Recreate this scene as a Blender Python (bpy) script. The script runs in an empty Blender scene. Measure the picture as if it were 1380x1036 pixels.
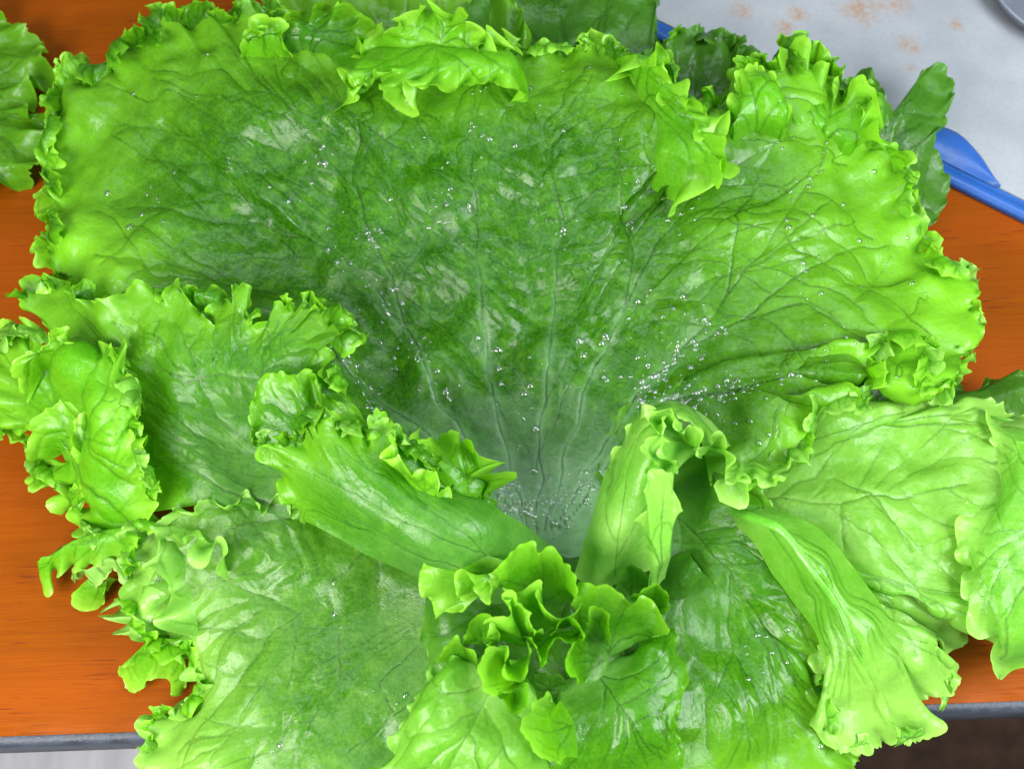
import bpy, math, random
import numpy as np
from mathutils import Vector, Matrix, kdtree

scn = bpy.context.scene
COL = scn.collection
R = math.radians

# ------------------------------------------------------------------ camera
IMG_W, IMG_H = 1380.0, 1036.0
HFOV = R(49.0)
CAM_LOC = np.array([0.0, -0.185, 0.420])
CAM_AIM = np.array([0.0, 0.0, 0.0])
ROLL = R(2.0)
TANH = math.tan(HFOV / 2)
_f = CAM_AIM - CAM_LOC; _f /= np.linalg.norm(_f)
_r = np.cross(_f, [0, 0, 1.0]); _r /= np.linalg.norm(_r)
_u = np.cross(_r, _f)
c, s = math.cos(ROLL), math.sin(ROLL)
CR = _r * c - _u * s            # camera right
CU = _u * c + _r * s            # camera up
cam_d = bpy.data.cameras.new("camera")
cam = bpy.data.objects.new("camera", cam_d)
COL.objects.link(cam)
m = Matrix(((CR[0], CU[0], -_f[0], CAM_LOC[0]),
            (CR[1], CU[1], -_f[1], CAM_LOC[1]),
            (CR[2], CU[2], -_f[2], CAM_LOC[2]),
            (0, 0, 0, 1)))
cam.matrix_world = m
cam_d.sensor_width = 36.0
cam_d.lens = 18.0 / TANH
cam_d.clip_start = 0.01
cam_d.clip_end = 50.0
cam_d.dof.use_dof = True
cam_d.dof.focus_distance = 0.395
cam_d.dof.aperture_fstop = 15.0
scn.camera = cam

# ------------------------------------------------------------------ light (indoors: a window-like lamp at the lower left, added lamps at right and overhead)
world = bpy.data.worlds.new("World")
scn.world = world
world.use_nodes = True
wn = world.node_tree
wn.nodes.clear()
wo = wn.nodes.new("ShaderNodeOutputWorld")
bg = wn.nodes.new("ShaderNodeBackground")
bg.inputs["Color"].default_value = (0.80, 0.90, 1.0, 1)
bg.inputs["Strength"].default_value = 0.23
wn.links.new(bg.outputs[0], wo.inputs["Surface"])
def area_lamp(name, loc, aim, sx, sy, power, col):
    d = bpy.data.lights.new(name, 'AREA')
    d.shape = 'RECTANGLE'; d.size = sx; d.size_y = sy; d.energy = power; d.color = col
    o = bpy.data.objects.new(name, d)
    COL.objects.link(o)
    o.location = loc
    o.rotation_euler = (Vector(loc) - Vector(aim)).to_track_quat('Z', 'Y').to_euler()
    return o
area_lamp("window_lamp", (-0.36, -0.38, 0.42), (-0.10, -0.08, 0.03), 0.36, 0.36, 9.0, (1.0, 0.98, 0.93))
area_lamp("right_fill_lamp", (0.46, -0.20, 0.46), (0.12, -0.02, 0.03), 0.32, 0.32, 7.0, (0.93, 0.98, 1.0))  # unseen fill, added to brighten the right hand leaves
area_lamp("overhead_highlight_lamp", (0.05, 0.42, 1.70), (0.0, 0.1, 0.0), 1.90, 0.18, 17.0, (0.86, 0.94, 1.0))  # unseen overhead strip, added and placed for highlights across the leaves
scn.view_settings.view_transform = 'Standard'
scn.view_settings.look = 'None'
scn.view_settings.exposure = 0.0
scn.view_settings.gamma = 1.0

# ------------------------------------------------------------------ helpers
def W(x, y, h=0.0):
    """world point seen at photo pixel (x, y) and lying h centimetres above the table"""
    d = _f + CR * ((x - IMG_W / 2) / (IMG_W / 2) * TANH) - CU * ((y - IMG_H / 2) / (IMG_W / 2) * TANH)
    t = (h * 0.01 - CAM_LOC[2]) / d[2]
    return CAM_LOC + d * t

def topx(p):
    q = p - CAM_LOC
    z = q @ _f
    x = (q @ CR) / z / TANH * (IMG_W / 2) + IMG_W / 2
    y = -(q @ CU) / z / TANH * (IMG_W / 2) + IMG_H / 2
    return np.stack([x, y], -1)

def _hash(ix, iy, iz, seed):
    h = (ix * 374761393 + iy * 668265263 + iz * 2147483647 + seed * 974634777) & 0xFFFFFFFF
    h = ((h ^ (h >> 13)) * 1274126177) & 0xFFFFFFFF
    h = ((h ^ (h >> 16)) * 2246822519) & 0xFFFFFFFF
    h ^= h >> 15
    return (h & 0xFFFFFF) / float(0xFFFFFF) * 2 - 1

def vnoise(p, seed=0):
    """smooth value noise, -1..1, p (...,3)"""
    f = np.floor(p).astype(np.int64)
    t = p - f
    t = t * t * t * (t * (t * 6 - 15) + 10)
    out = 0
    for dx in (0, 1):
        wx = t[..., 0] if dx else 1 - t[..., 0]
        for dy in (0, 1):
            wy = t[..., 1] if dy else 1 - t[..., 1]
            for dz in (0, 1):
                wz = t[..., 2] if dz else 1 - t[..., 2]
                out = out + wx * wy * wz * _hash(f[..., 0] + dx, f[..., 1] + dy, f[..., 2] + dz, seed)
    return out

def noise1(t, seed=0):
    p = np.zeros(t.shape + (3,)); p[..., 0] = t; p[..., 1] = seed * 7.31 + .5; p[..., 2] = .5
    return vnoise(p, seed)

def sstep(a, b, x):
    t = np.clip((x - a) / (b - a), 0, 1)
    return t * t * (3 - 2 * t)

def hermite(P, tk, t):
    """cubic through P (n,...) at knots tk, evaluated at t; monotone-ish finite difference tangents"""
    n = len(P)
    if n == 2:
        w = ((t - tk[0]) / (tk[1] - tk[0])).reshape((-1,) + (1,) * (P.ndim - 1))
        return P[0] * (1 - w) + P[1] * w
    dt = np.diff(tk)
    sh = (-1,) + (1,) * (P.ndim - 1)
    sl = np.diff(P, axis=0) / dt.reshape(sh)
    M = np.empty_like(P)
    M[0] = sl[0]; M[-1] = sl[-1]
    w1 = (dt[1:] / (dt[:-1] + dt[1:])).reshape(sh)
    M[1:-1] = sl[:-1] * w1 + sl[1:] * (1 - w1)
    k = np.clip(np.searchsorted(tk, t, side='right') - 1, 0, n - 2)
    h = dt[k]
    x = ((t - tk[k]) / h)
    x2, x3 = x * x, x * x * x
    def r(a): return a.reshape(sh)
    return r(2 * x3 - 3 * x2 + 1) * P[k] + r((x3 - 2 * x2 + x) * h) * M[k] + r(-2 * x3 + 3 * x2) * P[k + 1] + r((x3 - x2) * h) * M[k + 1]

def curve(pts, m, hdef=3.0):
    P = np.array([W(p[0], p[1], p[2] if len(p) > 2 else hdef) for p in pts])
    d = np.linalg.norm(np.diff(P, axis=0), axis=1) ** 0.75 + 1e-6
    tk = np.concatenate([[0], np.cumsum(d)]); tk /= tk[-1]
    # dense sample then arc-length resample
    tt = np.linspace(0, 1, m * 4)
    Q = hermite(P, tk, tt)
    L = np.concatenate([[0], np.cumsum(np.linalg.norm(np.diff(Q, axis=0), axis=1))])
    ss = np.linspace(0, L[-1], m)
    return np.stack([np.interp(ss, L, Q[:, i]) for i in range(3)], -1), L[-1]

def new_mesh(name, verts, faces_quads, mat, parent=None, smooth=True, attrs=None):
    me = bpy.data.meshes.new(name)
    nv, nf = len(verts), len(faces_quads)
    me.vertices.add(nv)
    me.vertices.foreach_set("co", np.asarray(verts, dtype=np.float32).ravel())
    k = faces_quads.shape[1]
    me.loops.add(nf * k)
    me.loops.foreach_set("vertex_index", faces_quads.astype(np.int32).ravel())
    me.polygons.add(nf)
    me.polygons.foreach_set("loop_start", np.arange(0, nf * k, k, dtype=np.int32))
    if smooth:
        me.polygons.foreach_set("use_smooth", np.ones(nf, dtype=bool))
    for an, av in (attrs or {}).items():
        a = me.attributes.new(an, 'FLOAT', 'POINT')
        a.data.foreach_set("value", np.asarray(av, dtype=np.float32).ravel())
    me.update(calc_edges=True)
    me.validate()
    me.materials.append(mat)
    o = bpy.data.objects.new(name, me)
    COL.objects.link(o)
    if parent is not None:
        o.parent = parent
        o.matrix_parent_inverse = parent.matrix_world.inverted() if parent.type == 'EMPTY' else Matrix()
    return o

def grid_faces(nu, nv):
    i = np.arange(nu * nv).reshape(nv, nu)
    return np.stack([i[:-1, :-1], i[:-1, 1:], i[1:, 1:], i[1:, :-1]], -1).reshape(-1, 4)

def tag(o, label=None, cat=None, group=None, kind=None):
    if label: o["label"] = label
    if cat: o["category"] = cat
    if group: o["group"] = group
    if kind: o["kind"] = kind
    return o

def empty(name, loc):
    o = bpy.data.objects.new(name, None)
    COL.objects.link(o)
    o.location = loc
    o.empty_display_size = 0.02
    bpy.context.view_layer.update()
    return o

# ------------------------------------------------------------------ materials
class NT:
    def __init__(self, name):
        self.m = bpy.data.materials.new(name)
        self.m.use_nodes = True
        self.t = self.m.node_tree
        self.t.nodes.clear()
        self.out = self.n("ShaderNodeOutputMaterial")
    def n(self, typ, **kw):
        o = self.t.nodes.new(typ)
        for k, v in kw.items():
            setattr(o, k, v)
        return o
    def l(self, a, b):
        self.t.links.new(a, b)
    def val(self, sock, v):
        if hasattr(v, "is_output"): self.l(v, sock)
        else: sock.default_value = v
    def math(self, op, a, b=0.0, clamp=False):
        o = self.n("ShaderNodeMath", operation=op, use_clamp=clamp)
        self.val(o.inputs[0], a); self.val(o.inputs[1], b)
        return o.outputs[0]
    def mix(self, f, a, b, blend='MIX'):
        o = self.n("ShaderNodeMix", data_type='RGBA', blend_type=blend)
        self.val(o.inputs[0], f)
        self.val(o.inputs[6], a if hasattr(a, "is_output") else (*a, 1))
        self.val(o.inputs[7], b if hasattr(b, "is_output") else (*b, 1))
        return o.outputs[2]
    def noise(self, vec, scale, detail=2.0, rough=0.5, dist=0.0):
        o = self.n("ShaderNodeTexNoise")
        if vec is not None: self.l(vec, o.inputs["Vector"])
        o.inputs["Scale"].default_value = scale
        o.inputs["Detail"].default_value = detail
        o.inputs["Roughness"].default_value = rough
        o.inputs["Distortion"].default_value = dist
        return o.outputs[0]
    def ramp(self, f, a, b, lo=0.0, hi=1.0):
        o = self.n("ShaderNodeMapRange", interpolation_type='SMOOTHSTEP')
        self.val(o.inputs[0], f)
        o.inputs[1].default_value = a; o.inputs[2].default_value = b
        o.inputs[3].default_value = lo; o.inputs[4].default_value = hi
        return o.outputs[0]
    def pos(self, scale=(1, 1, 1)):
        g = self.n("ShaderNodeNewGeometry")
        mp = self.n("ShaderNodeMapping")
        mp.inputs["Scale"].default_value = scale
        self.l(g.outputs["Position"], mp.inputs["Vector"])
        return mp.outputs[0]

def leaf_material(name, deep, mid, light, transl, pale=(0.24, 0.44, 0.17)):
    k = NT(name)
    p = k.pos()
    def attr(a):
        o = k.n("ShaderNodeAttribute", attribute_name=a)
        return o.outputs["Fac"]
    vein, palea, edge = attr("vein"), attr("pale"), attr("edge")
    n1 = k.noise(p, 22.0, 4.0, 0.6)
    n2 = k.noise(p, 160.0, 3.0, 0.6)
    n3 = k.noise(p, 900.0, 2.0, 0.6)
    c = k.mix(k.ramp(n1, 0.22, 0.80), deep, mid)
    c = k.mix(k.ramp(n2, 0.42, 0.80, 0.0, 0.20), c, light)
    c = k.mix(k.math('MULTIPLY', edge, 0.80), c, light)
    c = k.mix(k.math('MULTIPLY', palea, k.ramp(n2, 0.2, 0.7, 0.70, 1.0)), c, pale)
    # fine net of veins
    vo = k.n("ShaderNodeTexVoronoi", feature='DISTANCE_TO_EDGE')
    vo.inputs["Scale"].default_value = 210.0
    dv = k.n("ShaderNodeVectorMath", operation='ADD')
    nz = k.n("ShaderNodeTexNoise"); nz.inputs["Scale"].default_value = 150.0
    k.l(p, nz.inputs["Vector"])
    sc = k.n("ShaderNodeVectorMath", operation='SCALE'); sc.inputs["Scale"].default_value = 0.004
    k.l(nz.outputs["Color"], sc.inputs[0])
    k.l(p, dv.inputs[0]); k.l(sc.outputs[0], dv.inputs[1])
    k.l(dv.outputs[0], vo.inputs["Vector"])
    net = k.ramp(vo.outputs["Distance"], 0.0, 0.11, 1.0, 0.0)
    c = k.mix(k.math('MULTIPLY', net, 0.05), c, pale)
    cx = k.n("ShaderNodeCombineXYZ")
    k.l(k.math('MULTIPLY', attr("across"), 520.0), cx.inputs[0]); k.l(k.math('MULTIPLY', attr("along"), 45.0), cx.inputs[1])
    fib = k.noise(cx.outputs[0], 1.0, 3.0, 0.6)
    c = k.mix(k.ramp(fib, 0.35, 0.72, 0.0, 0.06), c, tuple(0.5 * x for x in mid))
    c = k.mix(k.ramp(fib, 0.62, 0.35, 0.0, 0.04), c, light)
    c = k.mix(k.math('MULTIPLY', vein, 0.95), c, tuple(x * 0.42 for x in deep))
    c = k.mix(k.ramp(n3, 0.35, 0.75, 0.0, 0.14), c, light)
    fl = k.noise(p, 520.0, 1.0, 0.4)
    fw = k.noise(p, 14.0, 2.0, 0.5)
    c = k.mix(k.math('MULTIPLY', k.ramp(fl, 0.795, 0.83), k.ramp(fw, 0.50, 0.66, 0.0, 0.7)), c, (0.10, 0.075, 0.02))
    b = k.n("ShaderNodeBsdfPrincipled")
    k.l(c, b.inputs["Base Color"])
    wet = k.noise(p, 45.0, 3.0, 0.6)
    k.l(k.ramp(wet, 0.35, 0.68, 0.22, 0.40), b.inputs["Roughness"])
    b.inputs["IOR"].default_value = 1.44
    # fine relief
    h1 = k.math('MULTIPLY', k.ramp(vo.outputs["Distance"], 0.0, 0.35), 0.04)
    h2 = k.math('MULTIPLY', k.noise(p, 260.0, 2.0, 0.5), 0.09)
    h3 = k.math('MULTIPLY', k.noise(p, 750.0, 3.0, 0.65), 0.085)
    hs = k.math('ADD', k.math('ADD', h1, h2), h3)
    hs = k.math('ADD', hs, k.math('MULTIPLY', fib, 0.045))
    hs = k.math('SUBTRACT', hs, k.math('MULTIPLY', vein, 0.05))
    bu = k.n("ShaderNodeBump")
    bu.inputs["Strength"].default_value = 0.45
    bu.inputs["Distance"].default_value = 0.0042
    k.l(hs, bu.inputs["Height"])
    k.l(bu.outputs[0], b.inputs["Normal"])
    tr = k.n("ShaderNodeBsdfTranslucent")
    tc = k.mix(k.math('MULTIPLY', palea, 0.7), transl, tuple(0.6 * a + 0.4 * q for a, q in zip(pale, transl)))
    tc = k.mix(k.math('MULTIPLY', vein, 0.5), tc, tuple(x * 0.4 for x in transl))
    k.l(tc, tr.inputs["Color"])
    mx = k.n("ShaderNodeMixShader"); mx.inputs[0].default_value = 0.40
    k.l(b.outputs[0], mx.inputs[1]); k.l(tr.outputs[0], mx.inputs[2])
    k.l(mx.outputs[0], k.out.inputs["Surface"])
    return k.m

M_LEAF = leaf_material("leaf_green", (0.016, 0.120, 0.0008), (0.046, 0.205, 0.0015), (0.23, 0.58, 0.022), (0.15, 0.54, 0.002), (0.20, 0.40, 0.12))
M_LOW = leaf_material("leaf_green_pale_margin", (0.018, 0.125, 0.0008), (0.050, 0.215, 0.0020), (0.36, 0.70, 0.10), (0.16, 0.57, 0.004), (0.20, 0.42, 0.10))  # margin tone paler than leaf_green, lower left glare partly baked in
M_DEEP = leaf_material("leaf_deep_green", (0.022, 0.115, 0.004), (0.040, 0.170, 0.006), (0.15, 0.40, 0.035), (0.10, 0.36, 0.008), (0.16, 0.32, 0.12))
M_MINT = leaf_material("leaf_pale_green", (0.085, 0.320, 0.010), (0.175, 0.470, 0.032), (0.40, 0.70, 0.13), (0.24, 0.68, 0.015), (0.38, 0.64, 0.17))  # paler leaf green, glare on the right and lower left leaves baked in
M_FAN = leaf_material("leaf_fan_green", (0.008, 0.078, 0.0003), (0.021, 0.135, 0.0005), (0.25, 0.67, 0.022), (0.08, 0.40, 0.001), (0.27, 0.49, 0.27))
M_HEART = leaf_material("leaf_heart_green", (0.050, 0.230, 0.001), (0.095, 0.340, 0.002), (0.33, 0.68, 0.06), (0.22, 0.68, 0.004), (0.30, 0.54, 0.12))
M_PALE = leaf_material("leaf_yellow_green", (0.065, 0.290, 0.001), (0.120, 0.410, 0.003), (0.34, 0.70, 0.05), (0.27, 0.76, 0.004), (0.36, 0.62, 0.14))

def simple_mat(name, col, rough=0.5, spec=0.5, **kw):
    k = NT(name)
    b = k.n("ShaderNodeBsdfPrincipled")
    p = k.pos()
    n = k.noise(p, kw.get("scale", 60.0), 4.0, 0.6)
    c = k.mix(k.ramp(n, 0.3, 0.7), tuple(x * kw.get("lo", 0.85) for x in col), tuple(min(1, x * kw.get("hi", 1.12)) for x in col))
    k.l(c, b.inputs["Base Color"])
    k.l(k.ramp(n, 0.3, 0.7, rough * 0.85, rough * 1.15), b.inputs["Roughness"])
    b.inputs["Specular IOR Level"].default_value = spec
    if kw.get("metal"): b.inputs["Metallic"].default_value = kw["metal"]
    bu = k.n("ShaderNodeBump"); bu.inputs["Strength"].default_value = kw.get("bump", 0.15); bu.inputs["Distance"].default_value = 0.001
    k.l(k.noise(p, kw.get("scale", 60.0) * 8, 3.0, 0.6), bu.inputs["Height"])
    k.l(bu.outputs[0], b.inputs["Normal"])
    k.l(b.outputs[0], k.out.inputs["Surface"])
    return k.m

def wood_mat():
    k = NT("orange_wood")
    p = k.pos((6.0, 120.0, 20.0))
    warp = k.noise(k.pos((3, 8, 3)), 3.0, 2.0)
    grain = k.noise(p, 4.0, 5.0, 0.65, 0.6)
    fine = k.noise(k.pos((10.0, 420.0, 40.0)), 3.0, 3.0, 0.7)
    c = k.mix(k.ramp(grain, 0.22, 0.80), (0.155, 0.034, 0.0004), (0.205, 0.049, 0.0006))
    c = k.mix(k.ramp(warp, 0.3, 0.75, 0.0, 0.45), c, (0.33, 0.055, 0.004))
    pore = k.noise(k.pos((28.0, 520.0, 60.0)), 2.2, 2.0, 0.5)
    where = k.noise(k.pos((8, 30, 8)), 3.0, 2.0)
    pm = k.math('MULTIPLY', k.ramp(pore, 0.60, 0.68), k.ramp(where, 0.42, 0.60))
    c = k.mix(k.math('MULTIPLY', pm, 0.75), c, (0.10, 0.018, 0.003))
    c = k.mix(k.ramp(fine, 0.35, 0.75, 0.0, 0.12), c, (0.20, 0.035, 0.003))
    # worn pinkish patches near the front
    wr = k.noise(k.pos((14, 30, 14)), 2.0, 4.0, 0.65)
    g = k.n("ShaderNodeSeparateXYZ"); k.l(k.pos(), g.inputs[0])
    front = k.ramp(g.outputs[1], -0.118, -0.150, 0.0, 1.0)
    c = k.mix(k.math('MULTIPLY', front, k.ramp(wr, 0.40, 0.72, 0.0, 0.55)), c, (0.46, 0.12, 0.05))
    sc = k.noise(k.pos((900.0, 40.0, 60.0)), 1.0, 2.0, 0.5, 1.5)
    sw = k.noise(k.pos((18, 18, 18)), 1.0, 3.0, 0.6)
    c = k.mix(k.math('MULTIPLY', k.ramp(sc, 0.70, 0.76), k.ramp(sw, 0.52, 0.66, 0.0, 0.40)), c, (0.40, 0.17, 0.09))
    c = k.mix(k.ramp(k.noise(k.pos((55, 75, 50)), 1.0, 5.0, 0.7), 0.58, 0.78, 0.0, 0.35), c, (0.12, 0.026, 0.001))
    b = k.n("ShaderNodeBsdfPrincipled")
    k.l(c, b.inputs["Base Color"])
    k.l(k.ramp(warp, 0.3, 0.7, 0.42, 0.58), b.inputs["Roughness"])
    b.inputs["Specular IOR Level"].default_value = 0.05
    bu = k.n("ShaderNodeBump"); bu.inputs["Strength"].default_value = 0.25; bu.inputs["Distance"].default_value = 0.0006
    k.l(k.math('SUBTRACT', fine, pm), bu.inputs["Height"])
    k.l(bu.outputs[0], b.inputs["Normal"])
    k.l(b.outputs[0], k.out.inputs["Surface"])
    return k.m

def tray_mat():
    k = NT("stained_pale_plastic")
    p = k.pos()
    n = k.noise(p, 30.0, 5.0, 0.6)
    n2 = k.noise(p, 500.0, 3.0, 0.7)
    c = k.mix(k.ramp(n, 0.3, 0.7), (0.255, 0.27, 0.295), (0.31, 0.325, 0.35))
    c = k.mix(k.ramp(n2, 0.35, 0.8, 0.0, 0.25), c, (0.17, 0.19, 0.23))
    # rust coloured stains with shapes of their own
    st = None
    for (x, y, r_) in ((1228, 92, .0030), (1060, 36, .0058), (1075, 18, .006), (1205, 3, .008), (1160, 12, .010), (1290, 32, .004), (1000, 12, .006), (1225, 60, .006)):
        w = W(x, y, 0.5)
        d = k.n("ShaderNodeVectorMath", operation='DISTANCE')
        k.l(p, d.inputs[0]); d.inputs[1].default_value = tuple(w)
        f = k.ramp(k.math('ADD', d.outputs["Value"], k.math('MULTIPLY', k.noise(p, 140.0, 4.0, 0.7), r_ * 2.2)), r_ * 2.5, r_ * 0.9, 0.0, 1.0)
        st = f if st is None else k.math('MAXIMUM', st, f)
    c = k.mix(k.math('MULTIPLY', st, k.ramp(k.noise(p, 420.0, 3.0, 0.6), 0.3, 0.6, 0.15, 0.80)), c, (0.30, 0.16, 0.06))
    b = k.n("ShaderNodeBsdfPrincipled")
    k.l(c, b.inputs["Base Color"])
    b.inputs["Roughness"].default_value = 0.42
    bu = k.n("ShaderNodeBump"); bu.inputs["Strength"].default_value = 0.3; bu.inputs["Distance"].default_value = 0.0005
    k.l(n2, bu.inputs["Height"]); k.l(bu.outputs[0], b.inputs["Normal"])
    k.l(b.outputs[0], k.out.inputs["Surface"])
    return k.m

def floor_mat():
    k = NT("pale_floor")
    p = k.pos((40.0, 2.0, 1.0))
    n = k.noise(p, 1.2, 4.0, 0.6)
    c = k.mix(k.ramp(n, 0.3, 0.7), (0.62, 0.61, 0.66), (0.80, 0.79, 0.82))
    b = k.n("ShaderNodeBsdfPrincipled")
    k.l(c, b.inputs["Base Color"]); b.inputs["Roughness"].default_value = 0.6
    k.l(b.outputs[0], k.out.inputs["Surface"])
    return k.m

M_WOOD = wood_mat()
M_TRAY = tray_mat()
M_FLOOR = floor_mat()
M_STRIP = simple_mat("dark_grey_edging", (0.035, 0.042, 0.058), 0.5, 0.4, scale=90.0, lo=0.7, hi=1.4, bump=0.4)
M_MAT = simple_mat("dark_brown_mat", (0.055, 0.032, 0.022), 0.9, 0.2, scale=25.0, lo=0.6, hi=1.5, bump=0.8)
M_BLUE = simple_mat("blue_plastic", (0.018, 0.085, 0.32), 0.32, 0.5, scale=40.0)
M_PAN = simple_mat("grey_metal", (0.20, 0.22, 0.27), 0.4, 0.5, scale=40.0, metal=0.4)
M_STEM = simple_mat("pale_stem", (0.40, 0.55, 0.24), 0.4, 0.5, scale=60.0)
M_RIB = simple_mat("rib_green", (0.10, 0.34, 0.025), 0.3, 0.5, scale=90.0, lo=0.75, hi=1.25)
_w = NT("water")
_b = _w.n("ShaderNodeBsdfGlossy"); _b.inputs["Roughness"].default_value = 0.11
_t = _w.n("ShaderNodeBsdfTransparent"); _t.inputs["Color"].default_value = (0.93, 0.97, 0.93, 1)
_fr = _w.n("ShaderNodeFresnel"); _fr.inputs["IOR"].default_value = 1.45
_mx = _w.n("ShaderNodeMixShader")
_w.l(_w.math('ADD', _fr.outputs[0], 0.10), _mx.inputs[0])
_w.l(_t.outputs[0], _mx.inputs[1]); _w.l(_b.outputs[0], _mx.inputs[2])
_w.l(_mx.outputs[0], _w.out.inputs["Surface"])
M_WATER = _w.m

# ------------------------------------------------------------------ table, tray, floor
def box_mesh(name, poly, z0, z1, mat, parent=None, bevel=0.0):
    """prism over a polygon (world xy)"""
    import bmesh
    bm = bmesh.new()
    vs = [bm.verts.new((x, y, z0)) for x, y in poly]
    f = bm.faces.new(vs)
    r_ = bmesh.ops.extrude_face_region(bm, geom=[f])
    for v in r_["geom"]:
        if isinstance(v, bmesh.types.BMVert): v.co.z = z1
    bmesh.ops.recalc_face_normals(bm, faces=bm.faces)
    if bevel:
        bmesh.ops.bevel(bm, geom=[e for e in bm.edges], offset=bevel, segments=3, affect='EDGES')
    me = bpy.data.meshes.new(name); bm.to_mesh(me); bm.free()
    me.materials.append(mat)
    o = bpy.data.objects.new(name, me); COL.objects.link(o)
    if parent is not None:
        o.parent = parent
        o.matrix_parent_inverse = parent.matrix_world.inverted()
    return o

FL, FR = W(0, 992), W(1380, 944)
ex = (FR - FL); ex /= np.linalg.norm(ex)            # along the front edge
ey = np.array([-ex[1], ex[0], 0.0])
mid = (FL + FR) / 2
def along(a, b): return mid + ex * a + ey * b
table = tag(empty("table", tuple(along(0, 0.3) + [0, 0, -0.75])), "orange brown wooden table with a dark grey front edge strip", "table")
box_mesh("table_top", [tuple(along(a, b)[:2]) for a, b in ((-.55, 0), (.55, 0), (.55, .70), (-.55, .70))], -0.019, 0.0, M_WOOD, table)
# dark rounded edging along the front
prof = [(0.0005, 0.0002), (-0.0008, 0.0003), (-0.0022, -0.0006), (-0.0030, -0.0025), (-0.0032, -0.006), (-0.0032, -0.018), (0.0005, -0.020)]
na = 60
V = []
for i in range(na):
    a = -.55 + 1.10 * i / (na - 1)
    for (b, z) in prof:
        q = along(a, b - 0.0006); V.append((q[0], q[1], z))
new_mesh("edge_strip", np.array(V), grid_faces(len(prof), na), M_STRIP, table)
for a, b in ((-.5, .22), (.5, .22), (-.5, .65), (.5, .65)):
    q = along(a, b)
    box_mesh("leg", [(q[0] - .025, q[1] - .025), (q[0] + .025, q[1] - .025), (q[0] + .025, q[1] + .025), (q[0] - .025, q[1] + .025)], -0.75, -0.019, M_WOOD, table)

fl = box_mesh("floor", [(-6, -6), (6, -6), (6, 6), (-6, 6)], -0.80, -0.75, M_FLOOR)
fl["kind"] = "structure"
xs = W(700, 1030, -74.5)
fm = box_mesh("floor_mat", [(xs[0], xs[1] - .5), (xs[0] + 1.2, xs[1] - .5), (xs[0] + 1.2, xs[1] + .5), (xs[0], xs[1] + .5)], -0.7495, -0.738, M_MAT, None, 0.004)
tag(fm, "dark brown mat on the floor below the table's front edge at lower right", "mat")

# tray
T0, T1 = W(885, 32, 0.6), W(1380, 276, 0.6)
tx = T1 - T0; tl = np.linalg.norm(tx); tx /= tl
ty = np.array([-tx[1], tx[0], 0.0])
tray = tag(empty("tray", tuple((T0 + T1) / 2 * [1, 1, 0])), "pale grey tray with a blue rim and rust stains behind the lettuce", "tray")
def tp(a, b, z): q = T0 + tx * a + ty * b; return (q[0], q[1], z)
poly = [tp(a, b, 0)[:2] for a, b in ((-.12, .004), (tl + .12, .004), (tl + .12, .34), (-.12, .34))]
box_mesh("tray_floor", poly, 0.0005, 0.004, M_TRAY, tray)
rp = [(-.0044, .0006), (-.0046, .0022), (-.0041, .0036), (-.0018, .0042), (.0006, .0040), (.0012, .0031), (.0030, .0032), (.0042, .0031), (.0047, .0030)]
def rim_strip(a0, a1, b0, flip):
    pass
V = []; na = 80
loop = []
L_, D_ = tl + .24, .34
cs = [(-.12, 0), (tl + .12, 0), (tl + .12, D_), (-.12, D_)]
rad = 0.02
path = []
for i, (cx, cy) in enumerate(cs):
    sx = 1 if i in (0, 3) else -1; sy = 1 if i in (0, 1) else -1
    ox, oy = cx + sx * rad, cy + sy * rad
    a0 = [180, 270, 0, 90][i]
    for j in range(9):
        a = R(a0 + 90 * j / 8)
        path.append((ox + rad * math.cos(a), oy + rad * math.sin(a), math.cos(a), math.sin(a)))
path.append(path[0])
for (a, b, nx, ny) in path:
    for (o_, z) in rp:
        V.append(tp(a - nx * o_, b - ny * o_, z))
new_mesh("rim", np.array(V), grid_faces(len(rp), len(path)), M_BLUE, tray)
# blue lens shaped grip lobe on the rim
def lens_pts():
    rim_line = [(1240, 200, .4), (1270, 216, .4), (1305, 234, .4), (1347, 254, .4)]
    arc = [(1240, 196, .5), (1258, 170, .5), (1288, 178, .5), (1318, 206, .5), (1347, 250, .4)]
    A, _ = curve(rim_line, 24); B, _ = curve(arc, 24)
    rows = []
    for t in np.linspace(0, 1, 8):
        q = A * (1 - t) + B * t
        q[:, 2] += 0.0015 * math.sin(math.pi * t)
        rows.append(q)
    rows.append(B - [0, 0, 0.003])
    return np.concatenate(rows)
new_mesh("grip", lens_pts(), grid_faces(24, 9), M_BLUE, tray)

# grey pan at the top right corner, standing on the tray
pc = W(1452, -34, 1.3)
rr_ = np.linalg.norm(W(1343, 0, 1.3)[:2] - pc[:2]) * 0.95
prof = [(0.0, .0048), (.80, .0048), (.88, .006), (1.0, .0135), (1.025, .0140), (1.035, .0130), (1.01, .0115), (.92, .0052), (.84, .0041), (0.0, .0041)]
na = 72; V = []
for i in range(na + 1):
    a = 2 * math.pi * i / na
    for (q, z) in prof:
        V.append((pc[0] + math.cos(a) * q * rr_, pc[1] + math.sin(a) * q * rr_, z))
pan = new_mesh("pan", np.array(V), grid_faces(len(prof), na + 1), M_PAN)
tag(pan, "dark grey round metal pan standing on the pale tray, cut by the frame", "pan")

# ------------------------------------------------------------------ the leaf builder
STEP = 1.9      # photo pixels between mesh lines

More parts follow.
